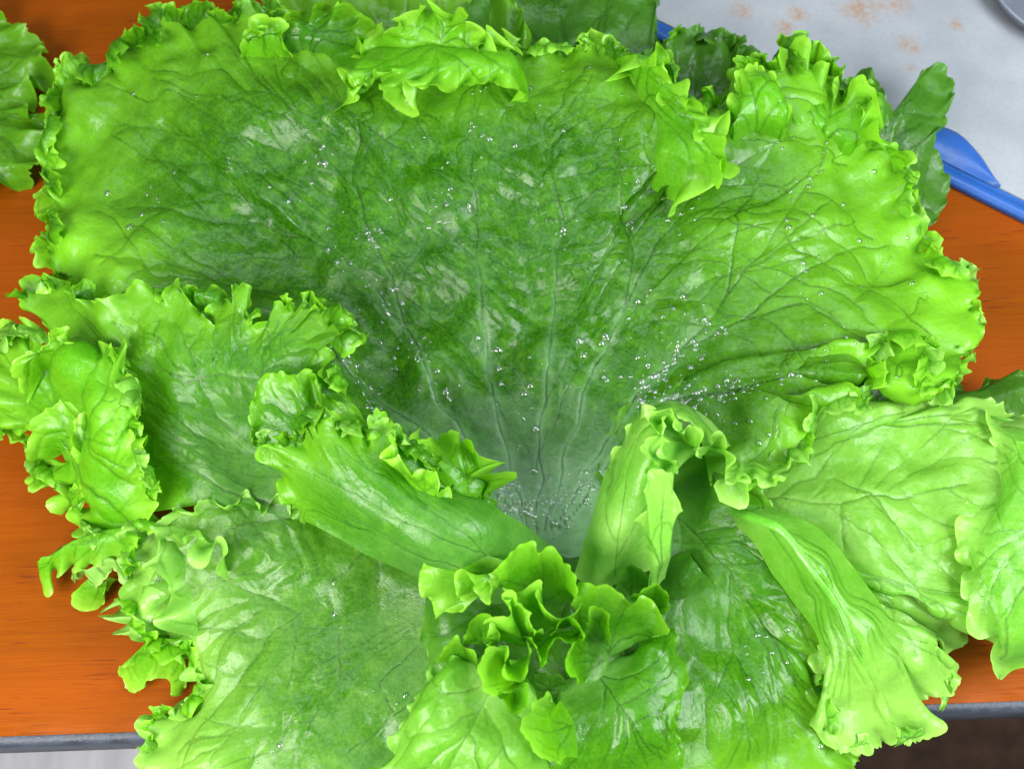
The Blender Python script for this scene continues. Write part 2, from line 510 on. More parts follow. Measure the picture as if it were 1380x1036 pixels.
def sample_grid(G, u, v):
    """bilinear sample of G (nv,nu,k) at u,v in 0..1"""
    nv, nu = G.shape[:2]
    x = np.clip(u, 0, 1) * (nu - 1); y = np.clip(v, 0, 1) * (nv - 1)
    i = np.minimum(x.astype(int), nu - 2); j = np.minimum(y.astype(int), nv - 2)
    fx = (x - i)[..., None]; fy = (y - j)[..., None]
    return (G[j, i] * (1 - fx) + G[j, i + 1] * fx) * (1 - fy) + (G[j + 1, i] * (1 - fx) + G[j + 1, i + 1] * fx) * fy

def auto_veins(rng, n, um):
    prim, sec = [], []
    v = np.linspace(0.02, 0.93, 60)
    wob = lambda a: a * noise1(v * 5 + rng.uniform(0, 90), 3)
    prim.append((um + wob(0.035) * v, v))
    ts = np.linspace(0.04, 0.96, n)
    for t in ts:
        if abs(t - um) < 0.4 / n: continue
        t += rng.uniform(-.25, .25) / n
        vs = 0.04 + 0.55 * (1 - min(1, abs(t - um) * 2.0)) * rng.uniform(.7, 1.2)
        vv = np.linspace(vs, rng.uniform(.80, .93), 50)
        x = (vv - vs) / (1 - vs)
        uu = um + (t - um) * np.clip(x * 1.25, 0, 1.1) ** 0.62 + 0.02 * noise1(vv * 7 + rng.uniform(0, 90), 5) * x
        prim.append((uu, vv))
        for _ in range(rng.randint(2, 4)):
            k = rng.randint(12, 38)
            sgn = rng.choice((-1, 1))
            q = np.linspace(0, 1, 24)
            v2 = vv[k] + (0.95 - vv[k]) * q * rng.uniform(.35, .85)
            u2 = uu[k] + sgn * q ** 0.8 * rng.uniform(.25, .75) / n + 0.006 * noise1(q * 5 + rng.uniform(0, 90), 9)
            sec.append((u2, v2))
    return prim, sec

def kd_dist(pts2, q2, cap):
    t = kdtree.KDTree(len(pts2))
    for i, p in enumerate(pts2):
        t.insert((float(p[0]), float(p[1]), 0.0), i)
    t.balance()
    find = t.find
    out = np.fromiter((find((a, b, 0.0))[2] for a, b in q2.tolist()), dtype=np.float64, count=len(q2))
    return np.minimum(out, cap)

def densify(p, step=1.5):
    d = np.concatenate([[0], np.cumsum(np.linalg.norm(np.diff(p, axis=0), axis=1))])
    n = max(2, int(d[-1] / step))
    s_ = np.linspace(0, d[-1], n)
    return np.stack([np.interp(s_, d, p[:, i]) for i in range(2)], -1)

LEAVES = []
def leaf(base, rim, parent, mids=(), bulge=(), mat=None, seed=1, hb=3.0, hr=4.0,
         ruf=1.0, wl=62.0, zone=0.72, teeth=1.0, blister=1.0, nveins=9, um=0.5, veins=None, pale=0.5,
         palev=0.45, vein_w=1.0, edge=1.0, label=None, name="leaf", rib=0.0, drops=0, bow=None, edgev=0.55, young=(), dive=0.0, sink=0.0, step=STEP):
    """base, mids, rim: photo-pixel curves (x, y[, height in cm]); lofted into a sheet with its own relief"""
    rng = random.Random(seed)
    def pxlen(c): 
        a = np.array([p[:2] for p in c], float); return np.linalg.norm(np.diff(a, axis=0), axis=1).sum()
    mb = np.mean([p[:2] for p in base], axis=0); 
    rad = np.mean([np.hypot(p[0] - mb[0], p[1] - mb[1]) for p in rim])
    nu = int(np.clip(pxlen(rim) / step, 40, 1500)); nv = int(np.clip(rad / step * 1.15, 24, 360))
    rows, vk = [], []
    B, _ = curve(base, nu, hb); E, Lr = curve(rim, nu, hr)
    rows.append(B); vk.append(0.0)
    for (v_, c_) in mids:
        rows.append(curve(c_, nu, hr)[0]); vk.append(v_)
    rows.append(E); vk.append(1.0)
    v = np.linspace(0, 1, nv) ** 0.80
    S = hermite(np.array(rows), np.array(vk), v)
    if len(bulge):
        bx = np.array([0.0] + [q[0] for q in bulge] + [1.0]); by = np.array([0.0] + [q[1] for q in bulge] + [0.0])
        S[..., 2] += hermite(by[:, None], bx, v)[:, 0][:, None] * 0.01
    u = np.linspace(0, 1, nu)
    if bow is not None:                      # cross-section bow in cm: positive lifts the middle line
        S[..., 2] += (bow * 0.01) * (np.sin(np.pi * u)[None, :]) * np.sin(np.pi * np.clip(v, 0, 1) * 0.5)[:, None]
    U, Vv = np.meshgrid(u, v)
    if dive or sink:                         # tuck the sides and the foot under the neighbouring leaves
        S[..., 2] -= 0.01 * dive * (1 - sstep(0.0, 0.14, U) * sstep(1.0, 0.86, U))
        S[..., 2] -= 0.01 * sink * sstep(0.30, 0.0, Vv)
        S[..., 2] = np.maximum(S[..., 2], 0.004)
    # frames
    T = np.gradient(S, axis=1); O = np.gradient(S, axis=0)
    T /= np.linalg.norm(T, axis=-1, keepdims=True) + 1e-12
    O /= np.linalg.norm(O, axis=-1, keepdims=True) + 1e-12
    N = np.cross(T, O); N /= np.linalg.norm(N, axis=-1, keepdims=True) + 1e-12
    sgn = np.sign((N * (CAM_LOC - S)).sum(-1)); sgn[sgn == 0] = 1
    if sgn.mean() < 0: N = -N
    PX = topx(S)
    mm = 0.000304                            # metres per photo pixel
    # veins
    if veins is None:
        pv, sv = auto_veins(rng, nveins, um)
        P1 = [sample_grid(PX, a, b) for a, b in pv]; P2 = [sample_grid(PX, a, b) for a, b in sv]
    else:
        P1 = [np.array(a, float) for a in veins]
        pv, sv = auto_veins(rng, nveins, um)
        P2 = [sample_grid(PX, a, b) for a, b in pv[1:] + sv]
    q2 = PX.reshape(-1, 2)
    qn = np.concatenate([q2 / 38.0, np.full((len(q2), 1), seed * 1.7)], 1)
    q2 = q2 + np.stack([vnoise(qn, 1), vnoise(qn, 2)], 1) * 5.0 + np.stack([vnoise(qn * 3, 3), vnoise(qn * 3, 4)], 1) * 1.6
    d1 = kd_dist(np.concatenate([densify(a) for a in P1]), q2, 60.0).reshape(nv, nu)
    d2 = kd_dist(np.concatenate([densify(a) for a in P2]), q2, 60.0).reshape(nv, nu) if P2 else np.full((nv, nu), 60.0)
    # relief: blistered between the veins
    dn = np.minimum(d1, d2 * 1.5 + 5)
    puff = 1 - np.exp(-(dn / 24.0) ** 1.5)
    inner = sstep(0.02, 0.30, Vv); pin = sstep(0.05, 0.55, Vv)
    nz1 = vnoise(S / 0.021 + seed * 3.1, seed)
    nz2 = vnoise(S / 0.0085 + seed * 1.7, seed + 5)
    nz3 = vnoise(S / 0.0042 + seed * 2.3, seed + 9)
    disp = blister * inner * (pin * puff * 0.0016 * (0.75 + 0.5 * nz1) + nz1 * 0.0044 + nz2 * 0.0011 + nz3 * 0.00010)
    disp -= blister * 0.0002 * np.exp(-(d1 / 3.0) ** 2)
    S = S + N * disp[..., None]
    # frilled margin
    s_ = U * Lr                               # metres along the rim
    vw = CAM_LOC - S[-1]; vw /= np.linalg.norm(vw, axis=-1, keepdims=True)
    oi = O[-1] - vw * (O[-1] * vw).sum(-1, keepdims=True); oi /= np.linalg.norm(oi, axis=-1, keepdims=True) + 1e-9
    q_ = np.clip(4.0 * (N[-1] * oi).sum(-1), -1, 1)
    q_ = np.convolve(np.pad(q_, 15, mode='edge'), np.ones(31) / 31, mode='valid')[None, :]   # which way the wide lobes lean
    lam = wl * mm
    ph = 2 * np.pi * (s_ / lam) + 2.6 * noise1(s_ / lam * 0.55 + seed * 11, seed) 
    ampn = np.clip(0.75 + 0.75 * noise1(s_ / lam * 0.45 + seed * 5, seed + 2), 0.08, 1.5)
    side = sstep(0.0, 0.035, U) * sstep(1.0, 0.965, U)
    w1 = np.clip((Vv - zone) / (1 - zone), 0, 1)
    ell = (1 - zone) * np.clip(rad, 30, 190) * mm
    th = ruf * 1.25 * ampn * np.sin(ph) * w1 ** 1.1 * side
    S = S + N * (ell * w1 * np.sin(th) * 0.85)[..., None] + O * (ell * w1 * (np.cos(th) - 1) * 0.15)[..., None]
    S = S - T * (min(1.0, ruf * 1.3) * 0.12 * lam * np.cos(ph) * q_ * w1 ** 1.2 * np.minimum(ampn, 1) * side)[..., None]
    L_ = rad * mm
    fs = min(1.0, max(0.25, rad / 150.0))
    def refine(S, lam2, e2, amp, k1, sd):
        """one octave of curls: the last e2 metres of the blade roll up and down along the rim"""
        zz = max(0.0, 1 - e2 / L_)
        w = np.clip((Vv - zz) / (1 - zz), 0, 1)
        p_ = 2 * np.pi * (s_ / lam2) + 3.0 * noise1(s_ / lam2 * 0.6 + seed * 3, sd)
        a_ = np.clip(0.55 + 0.95 * noise1(s_ / lam2 * 0.5 + seed * 9, sd + 2), 0.0, 1.4) * side
        t_ = amp * a_ * np.sin(p_) * w ** 0.9
        e_ = min(e2, L_)
        S = S + N * (e_ * w * np.sin(t_) * 0.8)[..., None] + O * (e_ * w * (np.cos(t_) - 1) * 0.10)[..., None]
        return S - T * (k1 * lam2 * np.cos(p_) * q_ * w ** 1.1 * np.minimum(a_, 1))[..., None]
    S = refine(S, 0.0125 * (0.55 + 0.45 * fs), 0.0065 * fs, 1.3 * ruf ** 0.6, 0.14 * min(1, ruf * 1.3), seed + 4)
    S = refine(S, 0.0055 * (0.6 + 0.4 * fs), 0.0034 * fs, 1.3 * ruf ** 0.6, 0.14 * min(1, ruf * 1.3), seed + 14)
    # lobed rim with small notches
    w3 = np.clip((Vv - max(0.0, 1 - 0.0065 / L_)) / min(1.0, 0.0065 / L_), 0, 1) ** 1.2
    def lobes(l, sd, e):
        q = np.abs(np.sin(np.pi * s_ / l + 2.4 * noise1(s_ / (l * 1.6) + seed, seed + sd))) ** e
        return (q - 0.65) * np.clip(0.55 + 0.9 * noise1(s_ / (l * 2.2) + seed, seed + sd + 20), 0, 1.4)
    tt = lobes(0.0115, 3, 0.55) * 0.0036 * fs + lobes(0.0056, 5, 0.6) * 0.0022 + lobes(0.0027, 7, 0.8) * 0.0013 + 0.0010 * noise1(s_ / 0.011 + seed, seed + 8)
    S = S + O * (teeth * side * tt * w3)[..., None]
    # colour drivers
    taper = sstep(1.0, 0.55, Vv)
    vein = np.maximum(np.exp(-(d1 / (1.35 * vein_w)) ** 2) * (0.45 + 0.55 * taper), 0.75 * np.exp(-(d2 / (1.1 * vein_w)) ** 2))
    vein *= np.clip(0.75 + 0.5 * nz2, 0.3, 1) * sstep(1.0, 0.9, Vv) 
    pl = pale * (sstep(palev, 0.0, Vv) + 0.5 * np.exp(-(d1 / 6.0) ** 2) * sstep(0.6, 0.1, Vv))
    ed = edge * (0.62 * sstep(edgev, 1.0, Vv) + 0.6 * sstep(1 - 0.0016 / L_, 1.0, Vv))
    for (a_, b_, k_) in young:      # brightness of the lit sides, put into the blade's colour
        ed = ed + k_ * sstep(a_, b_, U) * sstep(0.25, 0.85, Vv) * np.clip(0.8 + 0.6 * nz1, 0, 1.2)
    o = new_mesh(name, S.reshape(-1, 3), grid_faces(nu, nv), mat or M_LEAF, parent,
                 attrs={"vein": np.clip(vein, 0, 1), "pale": np.clip(pl, 0, 1), "edge": np.clip(ed, 0, 1), "across": U * Lr, "along": Vv * rad * mm})
    if label: o["label"] = label
    Nf = np.cross(np.gradient(S, axis=1), np.gradient(S, axis=0)); Nf /= np.linalg.norm(Nf, axis=-1, keepdims=True) + 1e-12
    if (Nf * N).sum(-1).mean() < 0: Nf = -Nf
    if rib:                                   # raised midrib, a sub-part
        k = 48; vs = np.linspace(0.0, 0.80, k)
        if veins is None: us, vs = np.interp(vs, pv[0][1], pv[0][0]), vs
        else: us = np.full(k, um)
        C_ = sample_grid(S, us, vs); n_ = sample_grid(Nf, us, vs); 
        t_ = np.gradient(C_, axis=0); t_ /= np.linalg.norm(t_, axis=-1, keepdims=True) + 1e-12
        b_ = np.cross(t_, n_)
        r_ = rib * 0.01 * (1 - vs / 0.82) ** 0.8 + 0.0003
        ring = []
        for a in np.linspace(0, 2 * np.pi, 11):
            ring.append(C_ + (b_ * math.cos(a) * r_[:, None] * 1.35 + n_ * (math.sin(a) * 0.62 - 0.12) * r_[:, None]))
        new_mesh("midrib", np.stack(ring, 1).reshape(-1, 3), grid_faces(11, k), M_RIB, o)
    if drops:
        droplets(S, Nf, Vv, d1, drops, seed, o)
    LEAVES.append(o)
    return o

def droplets(S, Nf, Vv, d1, n, seed, parent):
    rs = np.random.RandomState(seed)
    w = (0.25 + 1.6 * np.exp(-(d1 / 14.0) ** 2)) * (1.15 - Vv) ** 1.3 * np.clip(Vv * 9, 0.25, 1) * (vnoise(S / 0.03, seed + 40) > 0.0)
    w = w.ravel() / w.sum()
    idx = rs.choice(len(w), n, replace=False, p=w)
    big = []
    if n > 1000:                              # wet spots in the hollow and down the main veins
        px = topx(S.reshape(-1, 3))
        for (x, y, k_, sp) in ((685, 665, 9, 9), (722, 695, 26, 16), (706, 640, 10, 14), (757, 320, 12, 12), (665, 470, 12, 18), (590, 530, 12, 14), (545, 400, 7, 10), (430, 210, 9, 12), (860, 545, 8, 12), (810, 470, 12, 26), (900, 480, 10, 24), (700, 540, 12, 20)):
            for _ in range(k_):
                big.append(int(np.argmin(((px - (x + rs.normal() * sp, y + rs.normal() * sp * 1.3)) ** 2).sum(1))))
    idx = np.concatenate([idx, np.array(big, int)]).astype(int); n = len(idx)
    C_ = S.reshape(-1, 3)[idx]; n_ = Nf.reshape(-1, 3)[idx]
    a = np.cross(n_, rs.normal(size=(n, 3))); a /= np.linalg.norm(a, axis=-1, keepdims=True)
    b = np.cross(n_, a)
    r_ = (0.00026 + 0.00105 * rs.rand(n) ** 3.0) * np.where(np.arange(n) >= n - len(big), np.where(np.arange(n) < n - len(big) + 35, 2.1, 1.35), 1.0)
    V, F = [], []
    ns, nr = 8, 4
    for j in range(nr + 1):
        ang = (j / nr) * math.pi * 0.5
        for i in range(ns):
            q = 2 * math.pi * i / ns
            V.append(C_ + (a * math.cos(q) + b * math.sin(q)) * (math.cos(ang) * r_ * 1.1)[:, None] + n_ * ((math.sin(ang) * 0.65 - 0.05) * r_)[:, None])
    V = np.stack(V, 1)
    m_ = ns * (nr + 1)
    for j in range(nr):
        for i in range(ns):
            F.append(((j + 1) * ns + i, (j + 1) * ns + (i + 1) % ns, j * ns + (i + 1) % ns, j * ns + i))
    F = np.array(F)
    FA = (F[None] + (np.arange(n) * m_)[:, None, None]).reshape(-1, 4)
    o = new_mesh("water_droplets", V.reshape(-1, 3), FA, M_WATER, parent)
    o["kind"] = "stuff"

def rim_frills(parent, rim, seed, gap=34, width=(30, 58), reach=(12, 30), inward=0.3, lift=(0.2, 1.3), mats=None, span=(0.0, 1.0), centre=None):
    """small curled lobes that make up the frilled margin, each one a sheet of its own growing out of the rim"""
    rng = random.Random(seed)
    P = np.array([(p[0], p[1], p[2] if len(p) > 2 else 3.0) for p in rim], float)
    d = np.concatenate([[0], np.cumsum(np.hypot(*np.diff(P[:, :2], axis=0).T))])
    cen = np.array(centre) if centre is not None else P[:, :2].mean(0)
    at = lambda q: np.array([np.interp(q, d, P[:, i]) for i in range(3)])
    q = d[-1] * span[0] + rng.uniform(0, gap)
    while q < d[-1] * span[1]:
        w = rng.uniform(*width); a, b = at(q - w / 2), at(q + w / 2); m_ = at(q)
        t = b[:2] - a[:2]; L = np.hypot(*t)
        if L > 6:
            t /= L
            o = np.array([t[1], -t[0]])
            if o @ (m_[:2] - cen) < 0: o = -o
            fold = rng.random() < inward
            D = rng.uniform(*reach) * (0.9 if fold else 1.0)
            up = rng.uniform(*lift)
            lean = rng.uniform(-.45, .45) * w
            b0 = (8 if fold else -13)
            base = []
            for k in (0, .5, 1):
                pp = at(q + (k - .5) * w * .8)
                base.append((*(pp[:2] + o * b0), pp[2] + (0.1 if fold else -0.15)))
            tip = []
            n = rng.randint(5, 7)
            for k in range(n):
                f = k / (n - 1)
                pp = at(q + (f - .5) * w * 1.0)[:2]
                r_ = D * (0.25 + 0.75 * math.sin(math.pi * min(1, max(0, f))) ** 0.6) * rng.uniform(.72, 1.15)
                off = -r_ if fold else r_
                hh = m_[2] + up * (0.3 + 0.7 * math.sin(math.pi * f)) + rng.uniform(-.35, .35)
                tip.append((*(pp + o * off + t * (lean * math.sin(math.pi * f))), hh))
            leaf(parent=parent, name="frill", base=base, rim=tip, seed=seed * 100 + int(q), mat=rng.choice(mats or [M_PALE, M_LEAF]),
                 ruf=0.35, wl=rng.uniform(26, 44), zone=0.35, nveins=2, pale=0.12, teeth=0.55, blister=0.55, sink=0.5, dive=0.25, step=1.7,
                 bulge=[(0.5, rng.uniform(-.1, .35))], edgev=0.4)
        q += gap * rng.uniform(.6, 1.35)

# ------------------------------------------------------------------ the lettuce
head_loc = W(735, 850, 0.0)
head = tag(empty("lettuce_head", tuple(head_loc)), "large frilly green lettuce head lying open on the orange wooden table", "lettuce")
def Lf(**kw):
    return leaf(parent=head, **kw)

# stem core under the heart
sc_ = []
for (r_, z) in ((.0, .001), (.013, .001), (.019, .005), (.020, .011), (.016, .018), (.009, .023), (.0, .024)):
    for i in range(25):
        a = 2 * math.pi * i / 24
        q = 1 + 0.10 * math.sin(5 * a)
        sc_.append((head_loc[0] + math.cos(a) * r_ * q, head_loc[1] + math.sin(a) * r_ * q, z))
new_mesh("stem", np.array(sc_), grid_faces(25, 7), M_STEM, head)

# --- outermost leaves, lying behind the rest
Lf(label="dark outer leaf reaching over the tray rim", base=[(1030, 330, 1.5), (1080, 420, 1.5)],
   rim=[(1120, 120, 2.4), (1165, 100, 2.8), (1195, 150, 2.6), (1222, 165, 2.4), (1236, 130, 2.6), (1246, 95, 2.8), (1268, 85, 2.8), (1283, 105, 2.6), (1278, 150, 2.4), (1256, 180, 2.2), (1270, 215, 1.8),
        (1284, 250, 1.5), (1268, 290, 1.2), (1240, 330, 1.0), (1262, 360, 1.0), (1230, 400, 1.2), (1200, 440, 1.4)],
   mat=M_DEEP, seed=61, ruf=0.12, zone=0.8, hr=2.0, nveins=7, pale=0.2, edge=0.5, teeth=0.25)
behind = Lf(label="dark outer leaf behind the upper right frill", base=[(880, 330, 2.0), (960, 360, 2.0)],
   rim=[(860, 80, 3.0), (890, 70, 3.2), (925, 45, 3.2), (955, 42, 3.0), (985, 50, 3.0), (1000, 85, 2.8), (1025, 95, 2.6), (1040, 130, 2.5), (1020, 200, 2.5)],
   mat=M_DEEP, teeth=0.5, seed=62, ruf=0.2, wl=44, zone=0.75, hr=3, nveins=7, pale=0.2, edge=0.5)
rim_frills(behind, [(880, 75, 3.1), (925, 50, 3.2), (985, 55, 3.0), (1020, 100, 2.7), (1036, 140, 2.6)], 321, gap=24, width=(22, 40), mats=[M_DEEP, M_LEAF], centre=(920, 240), inward=0.3, reach=(8, 20), lift=(0.1, 0.7))
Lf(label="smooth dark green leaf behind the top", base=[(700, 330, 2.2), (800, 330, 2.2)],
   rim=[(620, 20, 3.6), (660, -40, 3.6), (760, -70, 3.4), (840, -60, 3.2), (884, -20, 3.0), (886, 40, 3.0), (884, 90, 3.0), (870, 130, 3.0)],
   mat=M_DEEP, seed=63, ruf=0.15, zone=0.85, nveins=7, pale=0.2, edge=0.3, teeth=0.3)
Lf(base=[(520, 330, 2.2), (640, 330, 2.2)],
   rim=[(330, 40, 3.6), (350, 12, 3.8), (400, -20, 3.8), (470, -40, 3.6), (560, -50, 3.6), (640, -30, 3.6), (700, 10, 3.6), (720, 60, 3.6)],
   mat=M_LEAF, seed=64, ruf=0.35, zone=0.75, wl=60, nveins=9, pale=0.2)
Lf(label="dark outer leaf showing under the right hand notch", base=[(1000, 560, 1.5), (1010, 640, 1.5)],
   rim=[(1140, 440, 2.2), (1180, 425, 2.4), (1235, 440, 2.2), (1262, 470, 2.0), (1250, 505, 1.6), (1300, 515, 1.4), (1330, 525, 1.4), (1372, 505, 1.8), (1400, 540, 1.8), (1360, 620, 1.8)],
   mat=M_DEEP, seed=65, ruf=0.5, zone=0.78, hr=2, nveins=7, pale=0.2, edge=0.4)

# --- the big open fan
fan_rim = [(350, 640, 3.6), (290, 560, 3.8), (210, 490, 4.0), (130, 430, 3.6), (80, 375, 3.2), (66, 320, 3.0), (72, 270, 3.0), (56, 225, 2.8), (72, 165, 3.0), (88, 105, 3.2), (118, 88, 3.6), (150, 84, 4.2),
           (152, 62, 4.4), (200, 48, 4.6), (222, 18, 5.0), (250, 26, 5.0), (272, 16, 5.2), (300, 30, 5.2), (340, 14, 5.2), (385, 28, 5.4), (430, 55, 5.6), (500, 70, 5.8), (580, 72, 6.0), (650, 62, 6.0),
           (720, 66, 6.0), (770, 62, 6.0), (800, 50, 6.2), (822, 62, 6.2), (850, 78, 6.2), (880, 88, 6.2), (905, 100, 6.2), (912, 128, 6.0), (945, 150, 5.6), (985, 128, 5.4), (1000, 100, 5.4), (1018, 84, 5.6),
           (1048, 100, 5.6), (1060, 62, 5.6), (1090, 72, 5.6), (1108, 90, 5.4), (1140, 112, 5.2), (1178, 130, 5.0), (1186, 165, 4.8), (1165, 185, 4.8), (1205, 205, 4.6), (1222, 240, 4.4), (1218, 275, 4.2),
           (1240, 305, 4.0), (1255, 355, 3.8), (1286, 362, 3.8), (1308, 388, 3.8), (1304, 425, 3.8), (1316, 455, 3.8), (1290, 490, 4.0), (1286, 515, 4.4), (1258, 522, 4.6), (1244, 500, 4.4), (1254, 472, 4.4),
           (1225, 452, 4.6), (1190, 455, 4.8), (1172, 480, 4.8), (1176, 510, 4.8), (1165, 545, 5.0), (1135, 530, 5.2), (1100, 560, 5.0), (1085, 600, 4.8), (1040, 640, 4.4), (960, 660, 4.0)]
fan_veins = [
    [(715, 715), (690, 640), (665, 540), (652, 440), (645, 350), (634, 250), (640, 170), (650, 120)],
    [(645, 350), (620, 330), (598, 300)],
    [(725, 715), (728, 620), (738, 500), (748, 400), (757, 300), (742, 200), (716, 155), (700, 120)],
    [(742, 200), (775, 165), (830, 130)], [(757, 300), (790, 270), (830, 240)],
    [(705, 700), (650, 620), (585, 540), (550, 440), (535, 390), (510, 330), (472, 250), (440, 212)],
    [(472, 250), (480, 200), (486, 160)], [(535, 390), (570, 330), (600, 270)], [(550, 440), (500, 380), (440, 330), (380, 260), (330, 225), (280, 200)],
    [(440, 330), (350, 300), (260, 290), (170, 280)],
    [(690, 690), (620, 620), (540, 560), (460, 490), (380, 400), (300, 370), (220, 350)],
    [(735, 715), (765, 600), (800, 500), (840, 420), (880, 330), (920, 280), (960, 230)],
    [(840, 420), (850, 340), (840, 270), (830, 200)],
    [(745, 715), (800, 620), (860, 530), (920, 470), (980, 400), (990, 320), (1000, 280)],
    [(920, 470), (1000, 430), (1090, 410), (1135, 440), (1180, 450)], [(1000, 430), (1080, 370), (1160, 330), (1220, 330)], [(980, 400), (1040, 320), (1100, 230), (1120, 160)],
    [(755, 715), (840, 600), (900, 540), (1000, 520), (1080, 500), (1150, 490)],
]
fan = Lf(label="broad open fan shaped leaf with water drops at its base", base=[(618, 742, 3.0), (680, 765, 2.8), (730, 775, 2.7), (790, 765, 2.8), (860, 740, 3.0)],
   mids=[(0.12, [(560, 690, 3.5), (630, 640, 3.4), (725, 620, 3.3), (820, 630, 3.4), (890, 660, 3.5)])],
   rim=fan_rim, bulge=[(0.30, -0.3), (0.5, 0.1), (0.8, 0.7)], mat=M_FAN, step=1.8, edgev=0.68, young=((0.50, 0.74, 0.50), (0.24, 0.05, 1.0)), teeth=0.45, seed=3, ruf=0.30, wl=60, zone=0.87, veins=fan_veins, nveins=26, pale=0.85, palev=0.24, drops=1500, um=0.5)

rim_frills(fan, fan_rim, 304, gap=34, mats=[M_LEAF, M_PALE], span=(0.36, 0.52), centre=(700, 420), inward=0.25, reach=(8, 20), lift=(0.1, 0.6))
rim_frills(fan, fan_rim, 301, gap=30, mats=[M_LEAF, M_PALE, M_LEAF], span=(0.07, 0.36), centre=(640, 420), inward=0.35)
rim_frills(fan, fan_rim, 302, gap=30, mats=[M_LEAF, M_PALE], span=(0.52, 0.66), centre=(740, 420))
rim_frills(fan, fan_rim, 303, gap=28, mats=[M_MINT, M_PALE], span=(0.66, 0.99), centre=(740, 420), inward=0.4, reach=(12, 26))

# --- the leaf top that folds forward over the fan
Lf(label="bright frilled leaf tip folding forward at the top", base=[(480, 30, 6.6), (560, 40, 7.0), (640, 50, 7.0), (715, 70, 6.8)],
   mids=[(0.5, [(455, 85, 7.6), (540, 90, 8.0), (620, 80, 8.0), (720, 92, 7.6)])],
   rim=[(446, 140, 7.4), (462, 100, 7.8), (478, 134, 7.6), (500, 92, 8.0), (530, 138, 7.4), (550, 122, 7.8), (600, 122, 7.4), (660, 112, 7.4), (700, 122, 7.2), (722, 100, 7.4)],
   mat=M_PALE, seed=5, sink=1.0, dive=2.2, blister=0.7, ruf=0.6, wl=40, zone=0.55, nveins=6, pale=0.1)
Lf(base=[(520, 75, 7.2), (600, 78, 7.4), (660, 80, 7.2)],
   rim=[(470, 60, 7.8), (500, 40, 8.0), (545, 30, 8.4), (560, 12, 8.4), (590, 2, 8.6), (606, 18, 8.6), (636, 16, 8.6), (632, 50, 8.2), (640, 66, 8.0), (680, 50, 7.8), (700, 30, 7.6)],
   mat=M_PALE, seed=6, sink=1.5, dive=0.8, blister=0.7, ruf=0.8, wl=46, zone=0.5, nveins=6, pale=0.1)
Lf(base=[(380, 60, 6.0), (440, 80, 6.0)], rim=[(372, 60, 6.0), (385, 20, 6.8), (420, 10, 7.0), (450, 0, 7.2), (490, 20, 7.2), (500, 50, 7.0), (480, 90, 6.6)],
   mat=M_LEAF, seed=7, sink=1.5, dive=0.8, ruf=1.0, wl=40, zone=0.5, nveins=5, pale=0.1)
Lf(base=[(330, 65, 6.4), (380, 60, 6.4)], rim=[(318, 70, 6.4), (335, 40, 7.0), (350, 48, 7.2), (362, 22, 7.2), (376, 40, 7.0), (384, 62, 6.6)],
   mat=M_PALE, seed=8, sink=1.5, dive=0.8, ruf=0.8, wl=30, zone=0.4, nveins=3, pale=0.0)
# top right frill that rolls forward over the fan
Lf(label="bright rolled frill at the fan's upper right", base=[(815, 50, 6.4), (845, 120, 6.2), (855, 180, 6.0), (850, 225, 5.8)],
   mids=[(0.5, [(835, 50, 7.2), (880, 115, 7.2), (915, 175, 7.0), (905, 238, 6.4)])],
   rim=[(845, 62, 7.2), (872, 88, 7.6), (900, 84, 7.8), (906, 120, 7.6), (942, 142, 7.6), (950, 170, 7.6), (978, 178, 7.4), (976, 216, 7.2), (982, 236, 7.0), (962, 250, 6.8), (940, 250, 6.6), (915, 250, 6.2)],
   mat=M_PALE, seed=9, sink=2.0, dive=1.8, blister=0.7, ruf=0.7, wl=44, zone=0.6, nveins=7, pale=0.15)
Lf(base=[(985, 200, 5.8), (1060, 190, 5.6)], rim=[(975, 200, 6.0), (985, 130, 6.6), (1000, 92, 6.8), (1020, 82, 7.0), (1042, 108, 6.8), (1052, 130, 6.6), (1060, 175, 6.2)],
   bulge=[(0.5, 0.7)], mat=M_PALE, seed=10, sink=2.0, dive=1.8, blister=0.7, ruf=0.6, wl=50, zone=0.6, nveins=5, pale=0.1)
Lf(base=[(1080, 190, 5.4), (1130, 210, 5.2)], rim=[(1052, 150, 5.8), (1044, 100, 6.0), (1058, 60, 6.4), (1085, 62, 6.4), (1100, 84, 6.2), (1130, 96, 6.0), (1128, 120, 5.9), (1168, 118, 6.2), (1186, 150, 6.2), (1172, 182, 6.0), (1150, 205, 5.8)],
   mat=M_PALE, seed=11, sink=2.0, dive=1.8, blister=0.7, ruf=0.9, wl=38, zone=0.55, nveins=6, pale=0.1)

# --- right hand leaves
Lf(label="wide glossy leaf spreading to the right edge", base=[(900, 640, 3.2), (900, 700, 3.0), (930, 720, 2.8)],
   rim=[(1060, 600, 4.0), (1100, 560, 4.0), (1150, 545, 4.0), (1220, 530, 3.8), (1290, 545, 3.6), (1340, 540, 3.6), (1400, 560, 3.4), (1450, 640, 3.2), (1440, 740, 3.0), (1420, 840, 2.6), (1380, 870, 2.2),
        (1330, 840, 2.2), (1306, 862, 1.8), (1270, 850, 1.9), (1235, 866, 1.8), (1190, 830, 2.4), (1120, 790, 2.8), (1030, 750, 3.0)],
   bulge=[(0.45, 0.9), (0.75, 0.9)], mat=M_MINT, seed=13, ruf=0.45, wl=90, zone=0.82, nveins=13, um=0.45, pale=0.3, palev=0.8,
   veins=[[(930, 660), (1000, 640), (1100, 615), (1190, 575), (1290, 570)], [(930, 670), (1050, 670), (1130, 680), (1210, 670), (1300, 655)], [(1050, 670), (1130, 610)], [(1130, 680), (1140, 740)], [(940, 690), (1040, 720), (1120, 780), (1200, 820)], [(1120, 640), (1180, 680), (1230, 740)]], blister=1.25)
